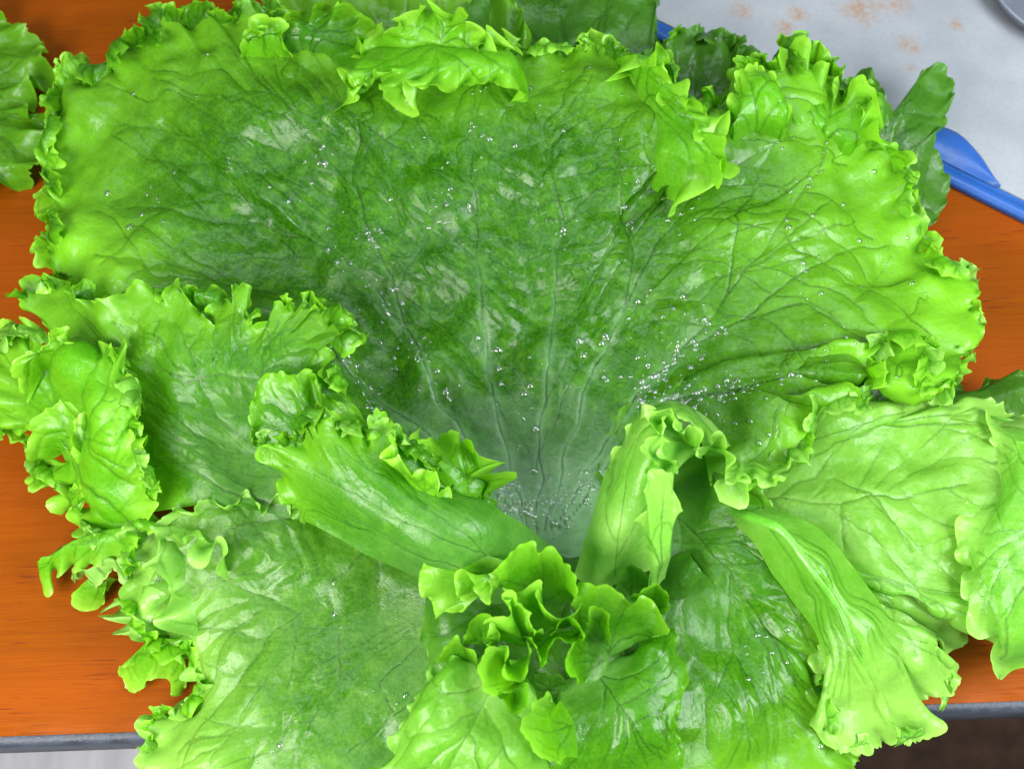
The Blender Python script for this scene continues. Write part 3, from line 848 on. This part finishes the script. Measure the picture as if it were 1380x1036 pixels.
Lf(label="rolled leaf margin at the right edge", base=[(1440, 560, 4.2), (1480, 700, 4.2), (1440, 880, 3.6)],
   mids=[(0.6, [(1372, 545, 4.9), (1370, 640, 5.1), (1340, 740, 4.9), (1350, 830, 4.2), (1390, 890, 3.4)])],
   rim=[(1326, 538, 4.0), (1345, 590, 4.2), (1330, 640, 4.2), (1298, 700, 4.1), (1292, 760, 3.9), (1318, 815, 3.6), (1345, 848, 3.4), (1352, 890, 3.2), (1372, 905, 3.0)],
   mat=M_MINT, seed=14, sink=1.5, dive=1.5, ruf=0.35, wl=110, zone=0.7, nveins=7, pale=0.2, teeth=0.5)
Lf(label="lower right leaf below the rolled inner leaf", base=[(880, 760, 3.2), (890, 690, 3.4), (930, 640, 3.6)],
   rim=[(914, 1080, 3.4), (1000, 1090, 2.6), (1080, 1070, 2.2), (1140, 1040, 2.0), (1165, 1010, 1.9), (1120, 985, 2.0), (1108, 945, 2.2), (1122, 900, 2.6), (1130, 840, 3.0), (1110, 780, 3.4), (1060, 710, 3.6), (980, 650, 3.8)],
   bulge=[(0.5, 0.8)], mat=M_LEAF, seed=15, ruf=0.35, wl=90, zone=0.85, nveins=12, um=0.4, pale=0.3, drops=60,
   veins=[[(905, 690), (940, 720), (985, 770), (985, 830), (992, 880), (957, 945), (960, 1010)], [(985, 770), (1015, 820), (1060, 900), (1110, 950)], [(940, 720), (985, 710), (1020, 700)], [(915, 700), (918, 800), (918, 900), (914, 1000)], [(992, 880), (1030, 960), (1040, 1040)]])
ridged = Lf(label="long ridged leaf pointing to the lower right", base=[(925, 660, 4.4), (935, 645, 4.6), (960, 640, 4.4)],
   mids=[(0.30, [(1010, 730, 4.4), (1055, 712, 5.8), (1090, 700, 4.8)]), (0.62, [(1098, 850, 3.4), (1135, 815, 5.2), (1180, 800, 4.2)])],
   rim=[(1096, 870, 3.0), (1128, 940, 3.0), (1108, 985, 3.0), (1130, 1010, 2.6), (1175, 1012, 2.4), (1208, 1002, 2.4), (1204, 982, 2.6), (1225, 1005, 2.2), (1268, 975, 2.0), (1246, 945, 2.2), (1285, 930, 2.0), (1294, 900, 2.0), (1280, 885, 2.4), (1245, 905, 2.6), (1222, 880, 3.0)],
   mat=M_MINT, seed=16, sink=1.6, ruf=0.35, wl=70, zone=0.8, nveins=7, um=0.45, pale=0.25, rib=0.12, blister=0.7)
Lf(base=[(742, 930, 4.0), (780, 905, 4.2), (850, 880, 4.0)],
   rim=[(700, 1080, 3.2), (770, 1090, 3.2), (850, 1100, 3.0), (906, 1090, 3.2), (922, 1030, 3.9), (913, 970, 4.2), (920, 910, 4.3), (910, 850, 4.4), (905, 820, 4.2)],
   bulge=[(0.5, 0.5)], mat=M_LEAF, seed=17, edge=0.35, dive=0.6, blister=0.8, ruf=0.22, wl=90, zone=0.85, nveins=8, pale=0.25, teeth=0.25)

Lf(base=[(830, 700, 2.6), (900, 720, 2.6)], rim=[(800, 640, 3.2), (830, 560, 3.2), (900, 530, 3.4), (980, 540, 3.4), (1060, 590, 3.4), (1080, 660, 3.2), (1000, 700, 3.0)],
   mat=M_DEEP, seed=39, ruf=0.3, nveins=6, pale=0.2)

# --- left hand leaves
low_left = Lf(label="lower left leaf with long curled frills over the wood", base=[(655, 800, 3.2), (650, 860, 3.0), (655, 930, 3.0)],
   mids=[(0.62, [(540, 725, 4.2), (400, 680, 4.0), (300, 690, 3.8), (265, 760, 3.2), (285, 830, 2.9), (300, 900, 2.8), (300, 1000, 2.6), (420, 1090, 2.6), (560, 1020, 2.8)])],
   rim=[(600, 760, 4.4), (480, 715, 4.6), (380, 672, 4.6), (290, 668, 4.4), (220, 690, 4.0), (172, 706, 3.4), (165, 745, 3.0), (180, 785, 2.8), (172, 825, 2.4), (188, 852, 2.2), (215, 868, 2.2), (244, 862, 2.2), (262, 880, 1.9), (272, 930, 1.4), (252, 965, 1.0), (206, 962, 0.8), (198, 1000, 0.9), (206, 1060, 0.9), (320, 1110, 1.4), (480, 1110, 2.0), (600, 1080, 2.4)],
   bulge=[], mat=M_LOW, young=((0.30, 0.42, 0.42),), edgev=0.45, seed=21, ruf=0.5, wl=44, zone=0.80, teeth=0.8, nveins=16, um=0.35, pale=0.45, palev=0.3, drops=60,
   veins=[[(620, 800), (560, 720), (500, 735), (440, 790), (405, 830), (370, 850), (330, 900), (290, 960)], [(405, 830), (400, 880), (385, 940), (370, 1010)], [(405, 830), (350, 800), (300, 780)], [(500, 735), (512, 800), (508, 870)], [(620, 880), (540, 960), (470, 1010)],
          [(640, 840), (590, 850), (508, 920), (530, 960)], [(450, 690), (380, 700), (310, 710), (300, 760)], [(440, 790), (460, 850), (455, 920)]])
def frill(base, rim, seed, mat=M_PALE, par=None, **kw):
    a = dict(ruf=0.25, wl=40, zone=0.5, nveins=3, pale=0.25, teeth=0.35, blister=0.5, name="frill", dive=0.7, sink=1.2)
    a.update(kw)
    leaf(parent=par or low_left, base=base, rim=rim, seed=seed, mat=mat, **a)
frill([(190, 700, 3.6), (150, 706, 3.2), (105, 716, 2.9), (66, 734, 2.6), (46, 740, 2.2)], [(190, 748, 3.0), (150, 752, 2.6), (112, 766, 2.0), (88, 770, 1.6), (74, 778, 1.2), (64, 796, 0.6), (48, 788, 0.8), (42, 770, 1.4)], 81, bulge=[(0.5, 0.4)], blister=0.3)
frill([(85, 768, 1.8), (130, 750, 2.8), (180, 745, 3.2)], [(92, 776, 1.2), (116, 772, 1.9), (124, 794, 1.6), (140, 782, 2.0), (158, 764, 2.6), (176, 800, 2.6), (184, 780, 2.8)], 82, mat=M_MINT, pale=0.55, palev=1.6)
frill([(120, 775, 1.8), (152, 768, 2.4)], [(112, 785, 1.4), (97, 806, 0.6), (104, 820, 0.4), (124, 823, 0.4), (139, 812, 0.6), (138, 786, 1.6)], 83, blister=0.2, ruf=0.1)
frill([(215, 790, 3.0), (230, 845, 2.8)], [(180, 770, 2.6), (164, 800, 2.2), (138, 826, 1.2), (160, 842, 1.6), (156, 852, 1.4), (188, 858, 2.0), (206, 876, 2.0)], 84, mat=M_MINT, ruf=0.6, pale=0.55, palev=1.8)
frill([(205, 852, 2.6), (250, 850, 2.8)], [(196, 878, 1.8), (158, 906, 0.8), (164, 922, 0.4), (180, 934, 0.3), (192, 922, 0.8), (210, 914, 1.0), (224, 920, 0.8), (234, 939, 0.3), (250, 930, 0.5), (252, 900, 1.2), (250, 870, 2.2)], 85, blister=0.3, ruf=0.15)
frill([(235, 715, 3.0), (300, 760, 2.2), (310, 850, 2.0)], [(205, 720, 4.2), (214, 760, 4.4), (200, 800, 4.0), (222, 830, 3.8), (240, 870, 3.2), (262, 880, 3.0)], 86, mat=M_MINT, ruf=0.9, pale=0.55, palev=1.8)
frill([(255, 690, 3.4), (310, 730, 3.0)], [(200, 700, 4.2), (222, 726, 4.8), (250, 715, 5.2), (262, 745, 5.0), (290, 742, 5.0), (300, 775, 4.8)], 87, mat=M_MINT, ruf=0.7, pale=0.6, palev=1.8)
Lf(label="glossy leaf at the bottom below the heart", base=[(640, 880, 4.4), (690, 900, 4.6), (720, 920, 4.4)],
   rim=[(585, 890, 4.2), (560, 930, 4.0), (545, 965, 3.8), (520, 1010, 3.6), (500, 1080, 3.2), (600, 1100, 3.0), (700, 1100, 3.0), (745, 1060, 3.4), (740, 1000, 3.9), (722, 950, 4.2)],
   bulge=[(0.5, 0.9)], mat=M_MINT, seed=22, edge=0.35, dive=0.6, ruf=0.3, wl=60, zone=0.8, nveins=7, pale=0.4, teeth=0.4, blister=1.2)
notched = Lf(label="left leaf with a notched edge over the fan", base=[(440, 660, 4.4), (430, 690, 4.2), (400, 700, 4.0)],
   mids=[(0.5, [(440, 540, 5.4), (390, 500, 5.6), (330, 500, 5.6), (270, 520, 5.4), (240, 590, 5.0), (250, 640, 4.6), (300, 680, 4.4)])],
   rim=[(500, 590, 5.2), (470, 530, 5.6), (440, 508, 6.0), (446, 480, 6.2), (440, 464, 6.2), (476, 452, 6.2), (480, 428, 6.2), (462, 424, 6.1), (450, 436, 6.0), (438, 424, 6.1), (440, 402, 6.3), (424, 404, 6.3), (420, 414, 6.2), (408, 396, 6.3), (396, 412, 6.1), (372, 408, 6.2), (364, 430, 6.0), (344, 440, 5.9), (330, 420, 6.2),
        (328, 382, 6.6), (312, 384, 6.6), (318, 402, 6.4), (292, 406, 6.0), (300, 440, 5.8), (325, 462, 5.8), (290, 440, 5.8), (256, 404, 6.0), (240, 376, 6.1), (228, 400, 5.9), (194, 384, 5.9), (160, 405, 5.6), (110, 400, 5.0), (70, 372, 4.6), (36, 372, 4.4), (28, 402, 4.2), (56, 428, 4.2),
        (70, 470, 4.0), (90, 540, 3.8), (120, 600, 3.6), (150, 650, 3.6), (200, 690, 3.6)],
   mat=M_LEAF, seed=23, ruf=0.22, wl=46, zone=0.86, teeth=0.4, nveins=14, um=0.45, pale=0.2,
   veins=[[(420, 685), (360, 610), (345, 560), (350, 480), (380, 440)], [(345, 600), (290, 560), (270, 520), (255, 470)], [(350, 510), (300, 505), (250, 520), (200, 480)], [(360, 610), (300, 600), (230, 560), (190, 540)], [(400, 690), (300, 660), (220, 620)], [(350, 500), (420, 490), (460, 470)]])
border = Lf(label="yellow green frilly leaf margin at the left edge", base=[(215, 700, 3.4), (150, 640, 3.2), (110, 560, 3.2), (90, 480, 3.6)],
   mids=[(0.45, [(150, 720, 3.0), (110, 650, 3.4), (70, 580, 3.6), (60, 470, 4.0)])],
   rim=[(120, 735, 2.2), (96, 700, 2.0), (120, 665, 2.2), (88, 672, 1.6), (84, 640, 2.0), (52, 655, 1.4), (50, 622, 1.8), (84, 612, 2.2), (36, 606, 1.6), (40, 580, 2.2), (0, 588, 1.8), (-20, 560, 2.2), (-22, 500, 2.6), (-10, 450, 3.0), (8, 430, 3.6), (16, 446, 3.4), (46, 434, 3.8), (60, 450, 4.0)],
   mat=M_PALE, seed=24, ruf=0.25, wl=42, zone=0.55, nveins=8, pale=0.1, teeth=0.6)
folded = Lf(label="bright leaf fold with a pale crinkled edge on the left", base=[(60, 450, 3.0), (62, 540, 2.8), (90, 625, 2.6), (150, 715, 2.4)],
   mids=[(0.4, [(92, 452, 5.8), (105, 540, 5.8), (122, 615, 5.2), (168, 715, 2.4)]), (0.75, [(125, 452, 6.4), (148, 530, 6.4), (158, 600, 6.0), (188, 716, 2.8)])],
   rim=[(115, 450, 5.4), (150, 470, 5.8), (165, 455, 5.8), (172, 500, 6.0), (186, 530, 5.9), (172, 560, 5.9), (182, 590, 5.8), (195, 620, 5.6), (190, 640, 5.5), (204, 672, 5.0), (206, 718, 3.0)],
   mat=M_PALE, seed=25, dive=1.2, ruf=0.22, teeth=0.6, wl=40, zone=0.7, nveins=7, pale=0.1)
Lf(base=[(60, 470, 5.4), (110, 500, 5.4)], rim=[(20, 530, 4.8), (18, 490, 5.2), (62, 465, 5.8), (66, 446, 6.2), (88, 440, 6.4), (96, 470, 6.2), (120, 480, 6.0), (140, 520, 5.6)],
   mat=M_PALE, seed=26, sink=1.0, dive=1.0, ruf=0.3, wl=34, zone=0.5, nveins=4, pale=0.0)
Lf(base=[(90, 600, 3.6), (150, 660, 3.6)], rim=[(40, 600, 3.0), (50, 560, 4.4), (75, 545, 5.0), (100, 550, 5.2), (95, 600, 4.6), (110, 640, 4.2)],
   mat=M_PALE, seed=27, sink=1.0, dive=1.0, ruf=0.3, wl=34, zone=0.5, nveins=4, pale=0.0)
left_rim = [(120, 735, 2.2), (105, 690, 2.2), (88, 660, 2.0), (58, 640, 1.9), (45, 605, 1.9), (10, 580, 2.0), (-12, 540, 2.4), (-8, 470, 2.8), (16, 440, 3.6), (60, 450, 4.0)]
rim_frills(border, left_rim, 311, gap=30, mats=[M_PALE, M_MINT], centre=(160, 570), inward=0.3, reach=(10, 24))
fold_rim = [(150, 465, 5.6), (172, 500, 5.8), (180, 545, 5.7), (180, 590, 5.6), (194, 630, 5.3), (205, 675, 4.9)]
rim_frills(folded, fold_rim, 312, gap=24, width=(20, 38), mats=[M_MINT, M_PALE], centre=(90, 570), inward=0.5, reach=(8, 18), lift=(0.1, 0.8))
d_rim = [(500, 590, 5.2), (470, 530, 5.6), (444, 490, 6.1), (476, 450, 6.2), (455, 420, 6.2), (410, 405, 6.3), (370, 410, 6.2), (335, 425, 6.1), (300, 400, 6.2), (250, 395, 6.0), (195, 390, 5.9), (130, 400, 5.3), (60, 378, 4.5), (30, 400, 4.2)]
rim_frills(notched, d_rim, 313, gap=44, width=(22, 42), mats=[M_LEAF, M_PALE], centre=(300, 620), inward=0.5, reach=(8, 20), lift=(0.1, 0.8), span=(0.12, 1.0))
low_rim = [(200, 700, 4.0), (172, 715, 3.2), (168, 760, 2.9), (176, 800, 2.6), (182, 840, 2.3), (215, 866, 2.2), (258, 880, 1.9), (272, 930, 1.4), (250, 965, 1.0), (206, 965, 0.9), (200, 1030, 0.9)]
rim_frills(low_left, low_rim, 314, gap=30, width=(26, 50), mats=[M_MINT, M_PALE], centre=(420, 860), inward=0.5, reach=(10, 24), lift=(0.1, 1.0))
right_rim = [(1235, 866, 1.8), (1270, 850, 1.9), (1310, 858, 1.8)]
ridge_rim = [(1100, 880, 3.0), (1118, 960, 3.0), (1130, 1005, 2.6), (1200, 1000, 2.4), (1262, 975, 2.1), (1288, 910, 2.1), (1250, 895, 2.6)]
rim_frills(ridged, ridge_rim, 315, gap=60, width=(30, 50), mats=[M_MINT], centre=(1170, 900), inward=0.5, reach=(8, 16), lift=(0.1, 0.5))

# pocket between left leaf and curled leaf
Lf(base=[(345, 600, 5.0), (420, 620, 5.0), (520, 600, 4.6)],
   rim=[(338, 600, 5.6), (342, 540, 6.4), (350, 512, 6.8), (372, 504, 6.9), (400, 508, 6.8), (424, 500, 6.6), (420, 520, 6.4), (470, 550, 5.8), (540, 600, 5.0)],
   mat=M_LEAF, seed=31, ruf=0.25, wl=46, zone=0.8, nveins=7, pale=0.1, teeth=0.6)
Lf(base=[(600, 690, 5.2), (680, 700, 5.0)], rim=[(540, 610, 5.8), (560, 580, 6.2), (585, 592, 6.2), (602, 580, 6.2), (625, 590, 6.0), (645, 610, 5.8), (655, 640, 5.6), (668, 665, 5.4)],
   mat=M_PALE, seed=32, sink=1.0, dive=1.0, ruf=0.7, wl=36, zone=0.6, nveins=5, pale=0.2)
# curled leaf left of the fan's base
curled = Lf(label="pale curled leaf left of the fan's base", base=[(775, 765, 2.0), (740, 800, 2.6), (660, 815, 3.6), (590, 795, 3.8)],
   mids=[(0.35, [(695, 698, 6.2), (650, 720, 7.2), (590, 750, 7.0), (530, 760, 5.8)]), (0.72, [(605, 655, 7.0), (530, 630, 8.0), (450, 640, 8.0), (420, 705, 6.2)])],
   rim=[(640, 668, 6.6), (598, 652, 7.0), (586, 630, 7.4), (598, 618, 7.4), (560, 600, 7.8), (530, 590, 8.0), (532, 574, 8.2), (510, 552, 8.4), (494, 590, 8.0), (478, 582, 8.0), (462, 566, 8.2), (440, 560, 8.4), (424, 548, 8.6), (408, 556, 8.6), (420, 574, 8.2),
        (395, 592, 8.0), (365, 600, 7.8), (342, 594, 7.6), (362, 616, 7.2), (372, 640, 6.8), (388, 680, 6.2), (410, 706, 5.6)],
   mat=M_LEAF, seed=33, blister=0.4, ruf=0.35, wl=44, zone=0.8, nveins=5, um=0.4, pale=0.45, palev=0.8, vein_w=0.7, rib=0.0, teeth=1.2)
Lf(base=[(600, 700, 6.6), (560, 650, 7.4)], rim=[(622, 690, 7.0), (598, 655, 7.8), (592, 640, 8.2), (574, 628, 8.6), (528, 618, 8.8), (526, 600, 8.8), (500, 590, 8.6)],
   mat=M_PALE, seed=34, sink=1.0, dive=1.0, ruf=0.6, wl=36, zone=0.5, nveins=4, pale=0.3)
rim_frills(curled, [(598, 640, 7.4), (560, 602, 7.8), (530, 582, 8.1), (500, 585, 8.1), (462, 572, 8.1), (424, 552, 8.5), (395, 592, 8.0), (352, 598, 7.7)], 322, gap=26, width=(20, 38), mats=[M_MINT, M_LEAF], centre=(540, 720), inward=0.6, reach=(8, 20), lift=(0.0, 0.7))
# rolled leaf right of the fan's base
Lf(label="pale rolled leaf right of the fan's base", base=[(770, 775, 4.6), (800, 785, 5.2), (840, 770, 5.4), (900, 745, 5.0)],
   mids=[(0.4, [(800, 700, 5.2), (822, 690, 6.8), (862, 680, 7.6), (908, 680, 6.6)]), (0.75, [(818, 640, 5.8), (842, 615, 7.8), (880, 610, 8.6), (912, 630, 7.6)])],
   rim=[(826, 625, 5.8), (838, 590, 6.8), (862, 560, 7.8), (892, 552, 8.6), (898, 575, 8.8), (890, 600, 8.8), (900, 625, 8.6), (912, 640, 8.2)],
   mat=M_MINT, seed=35, sink=1.5, blister=0.3, ruf=0.2, wl=60, zone=0.85, nveins=3, pale=0.55, palev=0.95, vein_w=0.7, teeth=0.4)
Lf(label="arching hood of the rolled leaf", base=[(838, 605, 5.6), (858, 560, 6.4), (900, 540, 6.6), (950, 560, 6.0), (985, 600, 5.0)],
   mids=[(0.5, [(842, 600, 6.8), (866, 556, 7.9), (900, 546, 8.2), (945, 568, 7.6), (975, 604, 6.2)])],
   rim=[(850, 612, 7.4), (872, 572, 8.6), (894, 560, 9.0), (920, 566, 8.6), (938, 580, 8.0), (950, 605, 7.4)],
   mat=M_MINT, seed=36, blister=0.3, ruf=0.15, wl=50, zone=0.8, nveins=3, pale=0.5, palev=0.9, teeth=0.4)
Lf(base=[(900, 640, 7.6), (940, 600, 7.0), (985, 600, 6.0), (1060, 640, 5.2)],
   rim=[(872, 640, 8.8), (880, 618, 9.0), (900, 560, 9.0), (910, 590, 8.4), (930, 600, 8.4), (944, 618, 8.2), (960, 590, 7.8), (985, 598, 7.6), (988, 630, 7.2), (1005, 640, 7.0), (994, 664, 6.6), (1020, 650, 6.6), (1040, 660, 6.2), (1062, 640, 6.2), (1082, 625, 5.8)],
   mat=M_MINT, seed=37, sink=1.0, ruf=0.35, wl=36, zone=0.45, nveins=6, pale=0.4)
Lf(base=[(880, 790, 5.6), (905, 760, 5.8)], rim=[(872, 700, 7.4), (868, 660, 8.4), (878, 632, 8.8), (905, 640, 8.8), (912, 670, 8.2), (904, 720, 7.2)],
   mids=[(0.5, [(876, 740, 7.0), (905, 735, 7.0)])],
   mat=M_MINT, seed=38, dive=0.4, sink=1.5, blister=0.2, ruf=0.2, wl=60, zone=0.7, nveins=1, pale=0.5, palev=0.9, teeth=0.3)

Lf(label="leaf cupped under the heart", base=[(600, 760, 2.6), (650, 730, 2.6), (740, 720, 2.4), (860, 720, 2.6), (930, 740, 2.8)],
   rim=[(560, 850, 3.6), (600, 930, 3.8), (680, 970, 3.8), (760, 980, 3.6), (850, 950, 3.6), (920, 900, 3.6), (935, 800, 3.4)],
   bulge=[(0.5, 0.8)], mat=M_DEEP, seed=40, ruf=0.1, nveins=7, pale=0.2, teeth=0.3)
# --- the heart: small tightly curled leaves
def Z(*pts):
    return [(738 + (520 + p[0] / 3.136 - 738) * 0.94, 846 + (690 + p[1] / 3.136 - 842) * 0.94, *(q - 0.9 for q in p[2:])) for p in pts]
def heart(base, rim, seed, mat=M_HEART, **kw):
    a = dict(ruf=0.16, wl=46, zone=0.7, nveins=3, pale=0.25, teeth=0.15, blister=0.35, name="heart_leaf")
    a.update(kw)
    Lf(base=base, rim=rim, seed=seed, mat=mat, **a)
heart(Z((450, 160, 7.4), (560, 200, 7.2), (620, 240, 7.0)), Z((180, 80, 7.4), (120, 200, 7.4), (105, 290, 7.0), (160, 360, 6.6), (190, 420, 6.2), (250, 410, 6.4), (315, 395, 6.6), (270, 330, 7.4), (268, 270, 7.8), (310, 255, 8.0), (355, 295, 7.8), (385, 340, 7.6), (425, 305, 7.8), (450, 220, 8.0)), 41, ruf=0.35)
heart(Z((560, 360, 6.2), (700, 380, 5.6), (790, 360, 6.0)), Z((440, 220, 8.2), (480, 190, 8.4), (560, 110, 8.4), (620, 95, 8.4), (640, 150, 8.2), (690, 128, 8.4), (740, 160, 8.4), (780, 200, 8.4), (790, 240, 8.4), (808, 300, 8.4), (812, 350, 8.2)), 42, mat=M_LEAF, mids=[(0.5, Z((500, 300, 7.6), (600, 240, 7.4), (700, 250, 7.2), (800, 330, 7.6)))])
heart(Z((580, 450, 6.8), (680, 490, 6.6), (800, 460, 6.8)), Z((480, 290, 8.6), (560, 300, 8.8), (600, 268, 9.0), (652, 250, 9.0), (674, 285, 8.8), (655, 335, 8.8), (680, 385, 8.8), (740, 405, 8.8), (795, 390, 8.8), (815, 350, 8.6)), 43, pale=0.2)
heart(Z((560, 560, 7.0), (640, 560, 7.0)), Z((400, 520, 7.4), (430, 440, 8.2), (420, 415, 8.6), (470, 440, 8.8), (500, 420, 9.0), (480, 330, 9.0), (520, 320, 9.2), (570, 350, 9.2), (580, 430, 9.0), (640, 470, 8.8), (665, 505, 8.4)), 44, ruf=0.5, wl=36)
heart(Z((420, 560, 6.4), (520, 620, 6.4), (620, 600, 6.6)), Z((412, 540, 8.2), (440, 560, 8.6), (505, 555, 9.0), (498, 620, 9.2), (510, 690, 9.2), (560, 708, 9.0), (590, 660, 9.0), (610, 600, 8.8), (600, 530, 8.6)), 45)
heart(Z((560, 520, 7.4), (700, 500, 7.2), (830, 480, 7.2)), Z((600, 520, 9.0), (625, 590, 9.4), (652, 668, 9.4), (690, 640, 9.4), (705, 570, 9.2), (735, 530, 9.0), (770, 560, 9.0), (830, 540, 8.8), (845, 500, 8.6), (830, 460, 8.4)), 46, mat=M_LEAF, zone=0.85)
heart(Z((700, 500, 7.0), (760, 460, 7.0), (840, 500, 6.8)), Z((690, 520, 8.2), (740, 500, 8.8), (760, 450, 9.2), (790, 435, 9.4), (840, 480, 9.4), (842, 520, 9.0), (800, 550, 8.6)), 47, mat=M_LEAF)
heart(Z((880, 500, 7.0), (940, 560, 6.6), (940, 680, 6.2), (870, 730, 6.0)), Z((845, 500, 8.6), (790, 550, 9.2), (752, 600, 9.4), (752, 640, 9.4), (775, 680, 9.2), (805, 695, 8.8), (820, 735, 7.6)), 48, mids=[(0.5, Z((850, 530, 6.8), (840, 600, 6.6), (840, 650, 6.4), (840, 720, 6.0)))], mat=M_LEAF)
heart(Z((520, 700, 6.0), (560, 720, 6.0), (600, 700, 6.0)), Z((500, 560, 8.8), (430, 560, 9.2), (385, 610, 9.4), (368, 670, 9.4), (392, 740, 9.0), (430, 778, 8.6), (520, 760, 7.6), (600, 730, 7.2)), 49, pale=0.0)
heart(Z((500, 720, 6.2), (560, 740, 6.2)), Z((604, 725, 8.0), (610, 780, 8.2), (592, 830, 8.2), (548, 864, 8.0), (505, 845, 7.8), (478, 800, 7.6), (460, 770, 7.2)), 50, mat=M_LEAF)
heart(Z((740, 800, 5.2), (800, 900, 5.4), (820, 1060, 5.4)), Z((712, 800, 7.2), (690, 770, 7.8), (640, 780, 8.2), (595, 830, 8.4), (575, 890, 8.4), (580, 950, 8.2), (605, 1005, 7.8), (680, 1060, 7.2), (740, 1090, 6.6)), 51, mids=[(0.5, Z((725, 830, 6.0), (690, 880, 6.2), (690, 960, 6.2), (760, 1060, 5.8)))], pale=0.0)
heart(Z((860, 560, 6.2), (950, 600, 5.8), (1060, 560, 5.4)), Z((812, 380, 7.4), (812, 310, 8.0), (845, 284, 8.2), (905, 280, 8.2), (965, 292, 8.0), (1010, 330, 7.6), (1055, 356, 7.4), (1128, 350, 7.2), (1180, 392, 7.0), (1215, 445, 6.8), (1230, 505, 6.4), (1150, 490, 6.0)), 52, mat=M_LEAF)
heart(Z((900, 520, 6.6), (960, 560, 6.4)), Z((840, 440, 8.2), (878, 370, 8.6), (930, 372, 8.6), (965, 420, 8.4), (972, 460, 8.2), (955, 530, 7.4)), 53, mat=M_LEAF)
heart(Z((1080, 380, 5.4), (1210, 420, 5.0)), Z((1040, 330, 6.2), (1110, 312, 6.4), (1180, 288, 6.6), (1220, 330, 6.4), (1232, 390, 6.0)), 54, mat=M_LEAF)
heart(Z((1000, 340, 4.4), (1100, 360, 4.4)), Z((990, 300, 5.4), (1010, 240, 5.8), (1060, 200, 6.0), (1120, 220, 5.8), (1180, 280, 5.4)), 55, mat=M_DEEP)
heart(Z((340, 540, 5.8), (440, 580, 5.8)), Z((300, 540, 6.8), (330, 500, 7.4), (360, 450, 7.8), (420, 440, 8.0), (440, 480, 8.0), (445, 540, 7.8)), 56, mat=M_LEAF)
heart(Z((300, 640, 4.8), (420, 700, 4.8)), Z((180, 620, 5.2), (230, 540, 5.8), (280, 505, 6.2), (330, 560, 6.4), (360, 600, 6.6), (400, 680, 6.2)), 57, mat=M_LEAF)
heart(Z((640, 760, 5.0), (760, 760, 5.0)), Z((620, 690, 6.2), (660, 680, 6.6), (700, 700, 6.8), (740, 690, 6.8), (780, 720, 6.4)), 58, mat=M_DEEP)

# --- a separate leaf at the left border
loose = tag(empty("loose_leaf", tuple(W(-60, 140, 0.0))), "darker green leaf lying on the wood at the upper left border, apart from the head", "lettuce leaf")
leaf(parent=loose, name="blade", base=[(-240, 120, 1.5), (-240, 180, 1.5)],
     rim=[(-150, -40, 1.6), (-60, -10, 1.8), (0, 15, 1.6), (14, 28, 1.4), (34, 38, 1.2), (56, 58, 1.2), (64, 100, 1.0), (46, 108, 1.2), (44, 150, 1.2), (60, 156, 1.0), (58, 225, 1.0), (10, 244, 1.0), (-60, 270, 1.2), (-150, 290, 1.2)],
     mat=M_LEAF, seed=71, ruf=0.7, zone=0.8, nveins=8, pale=0.2, edge=0.6, rib=0.2)
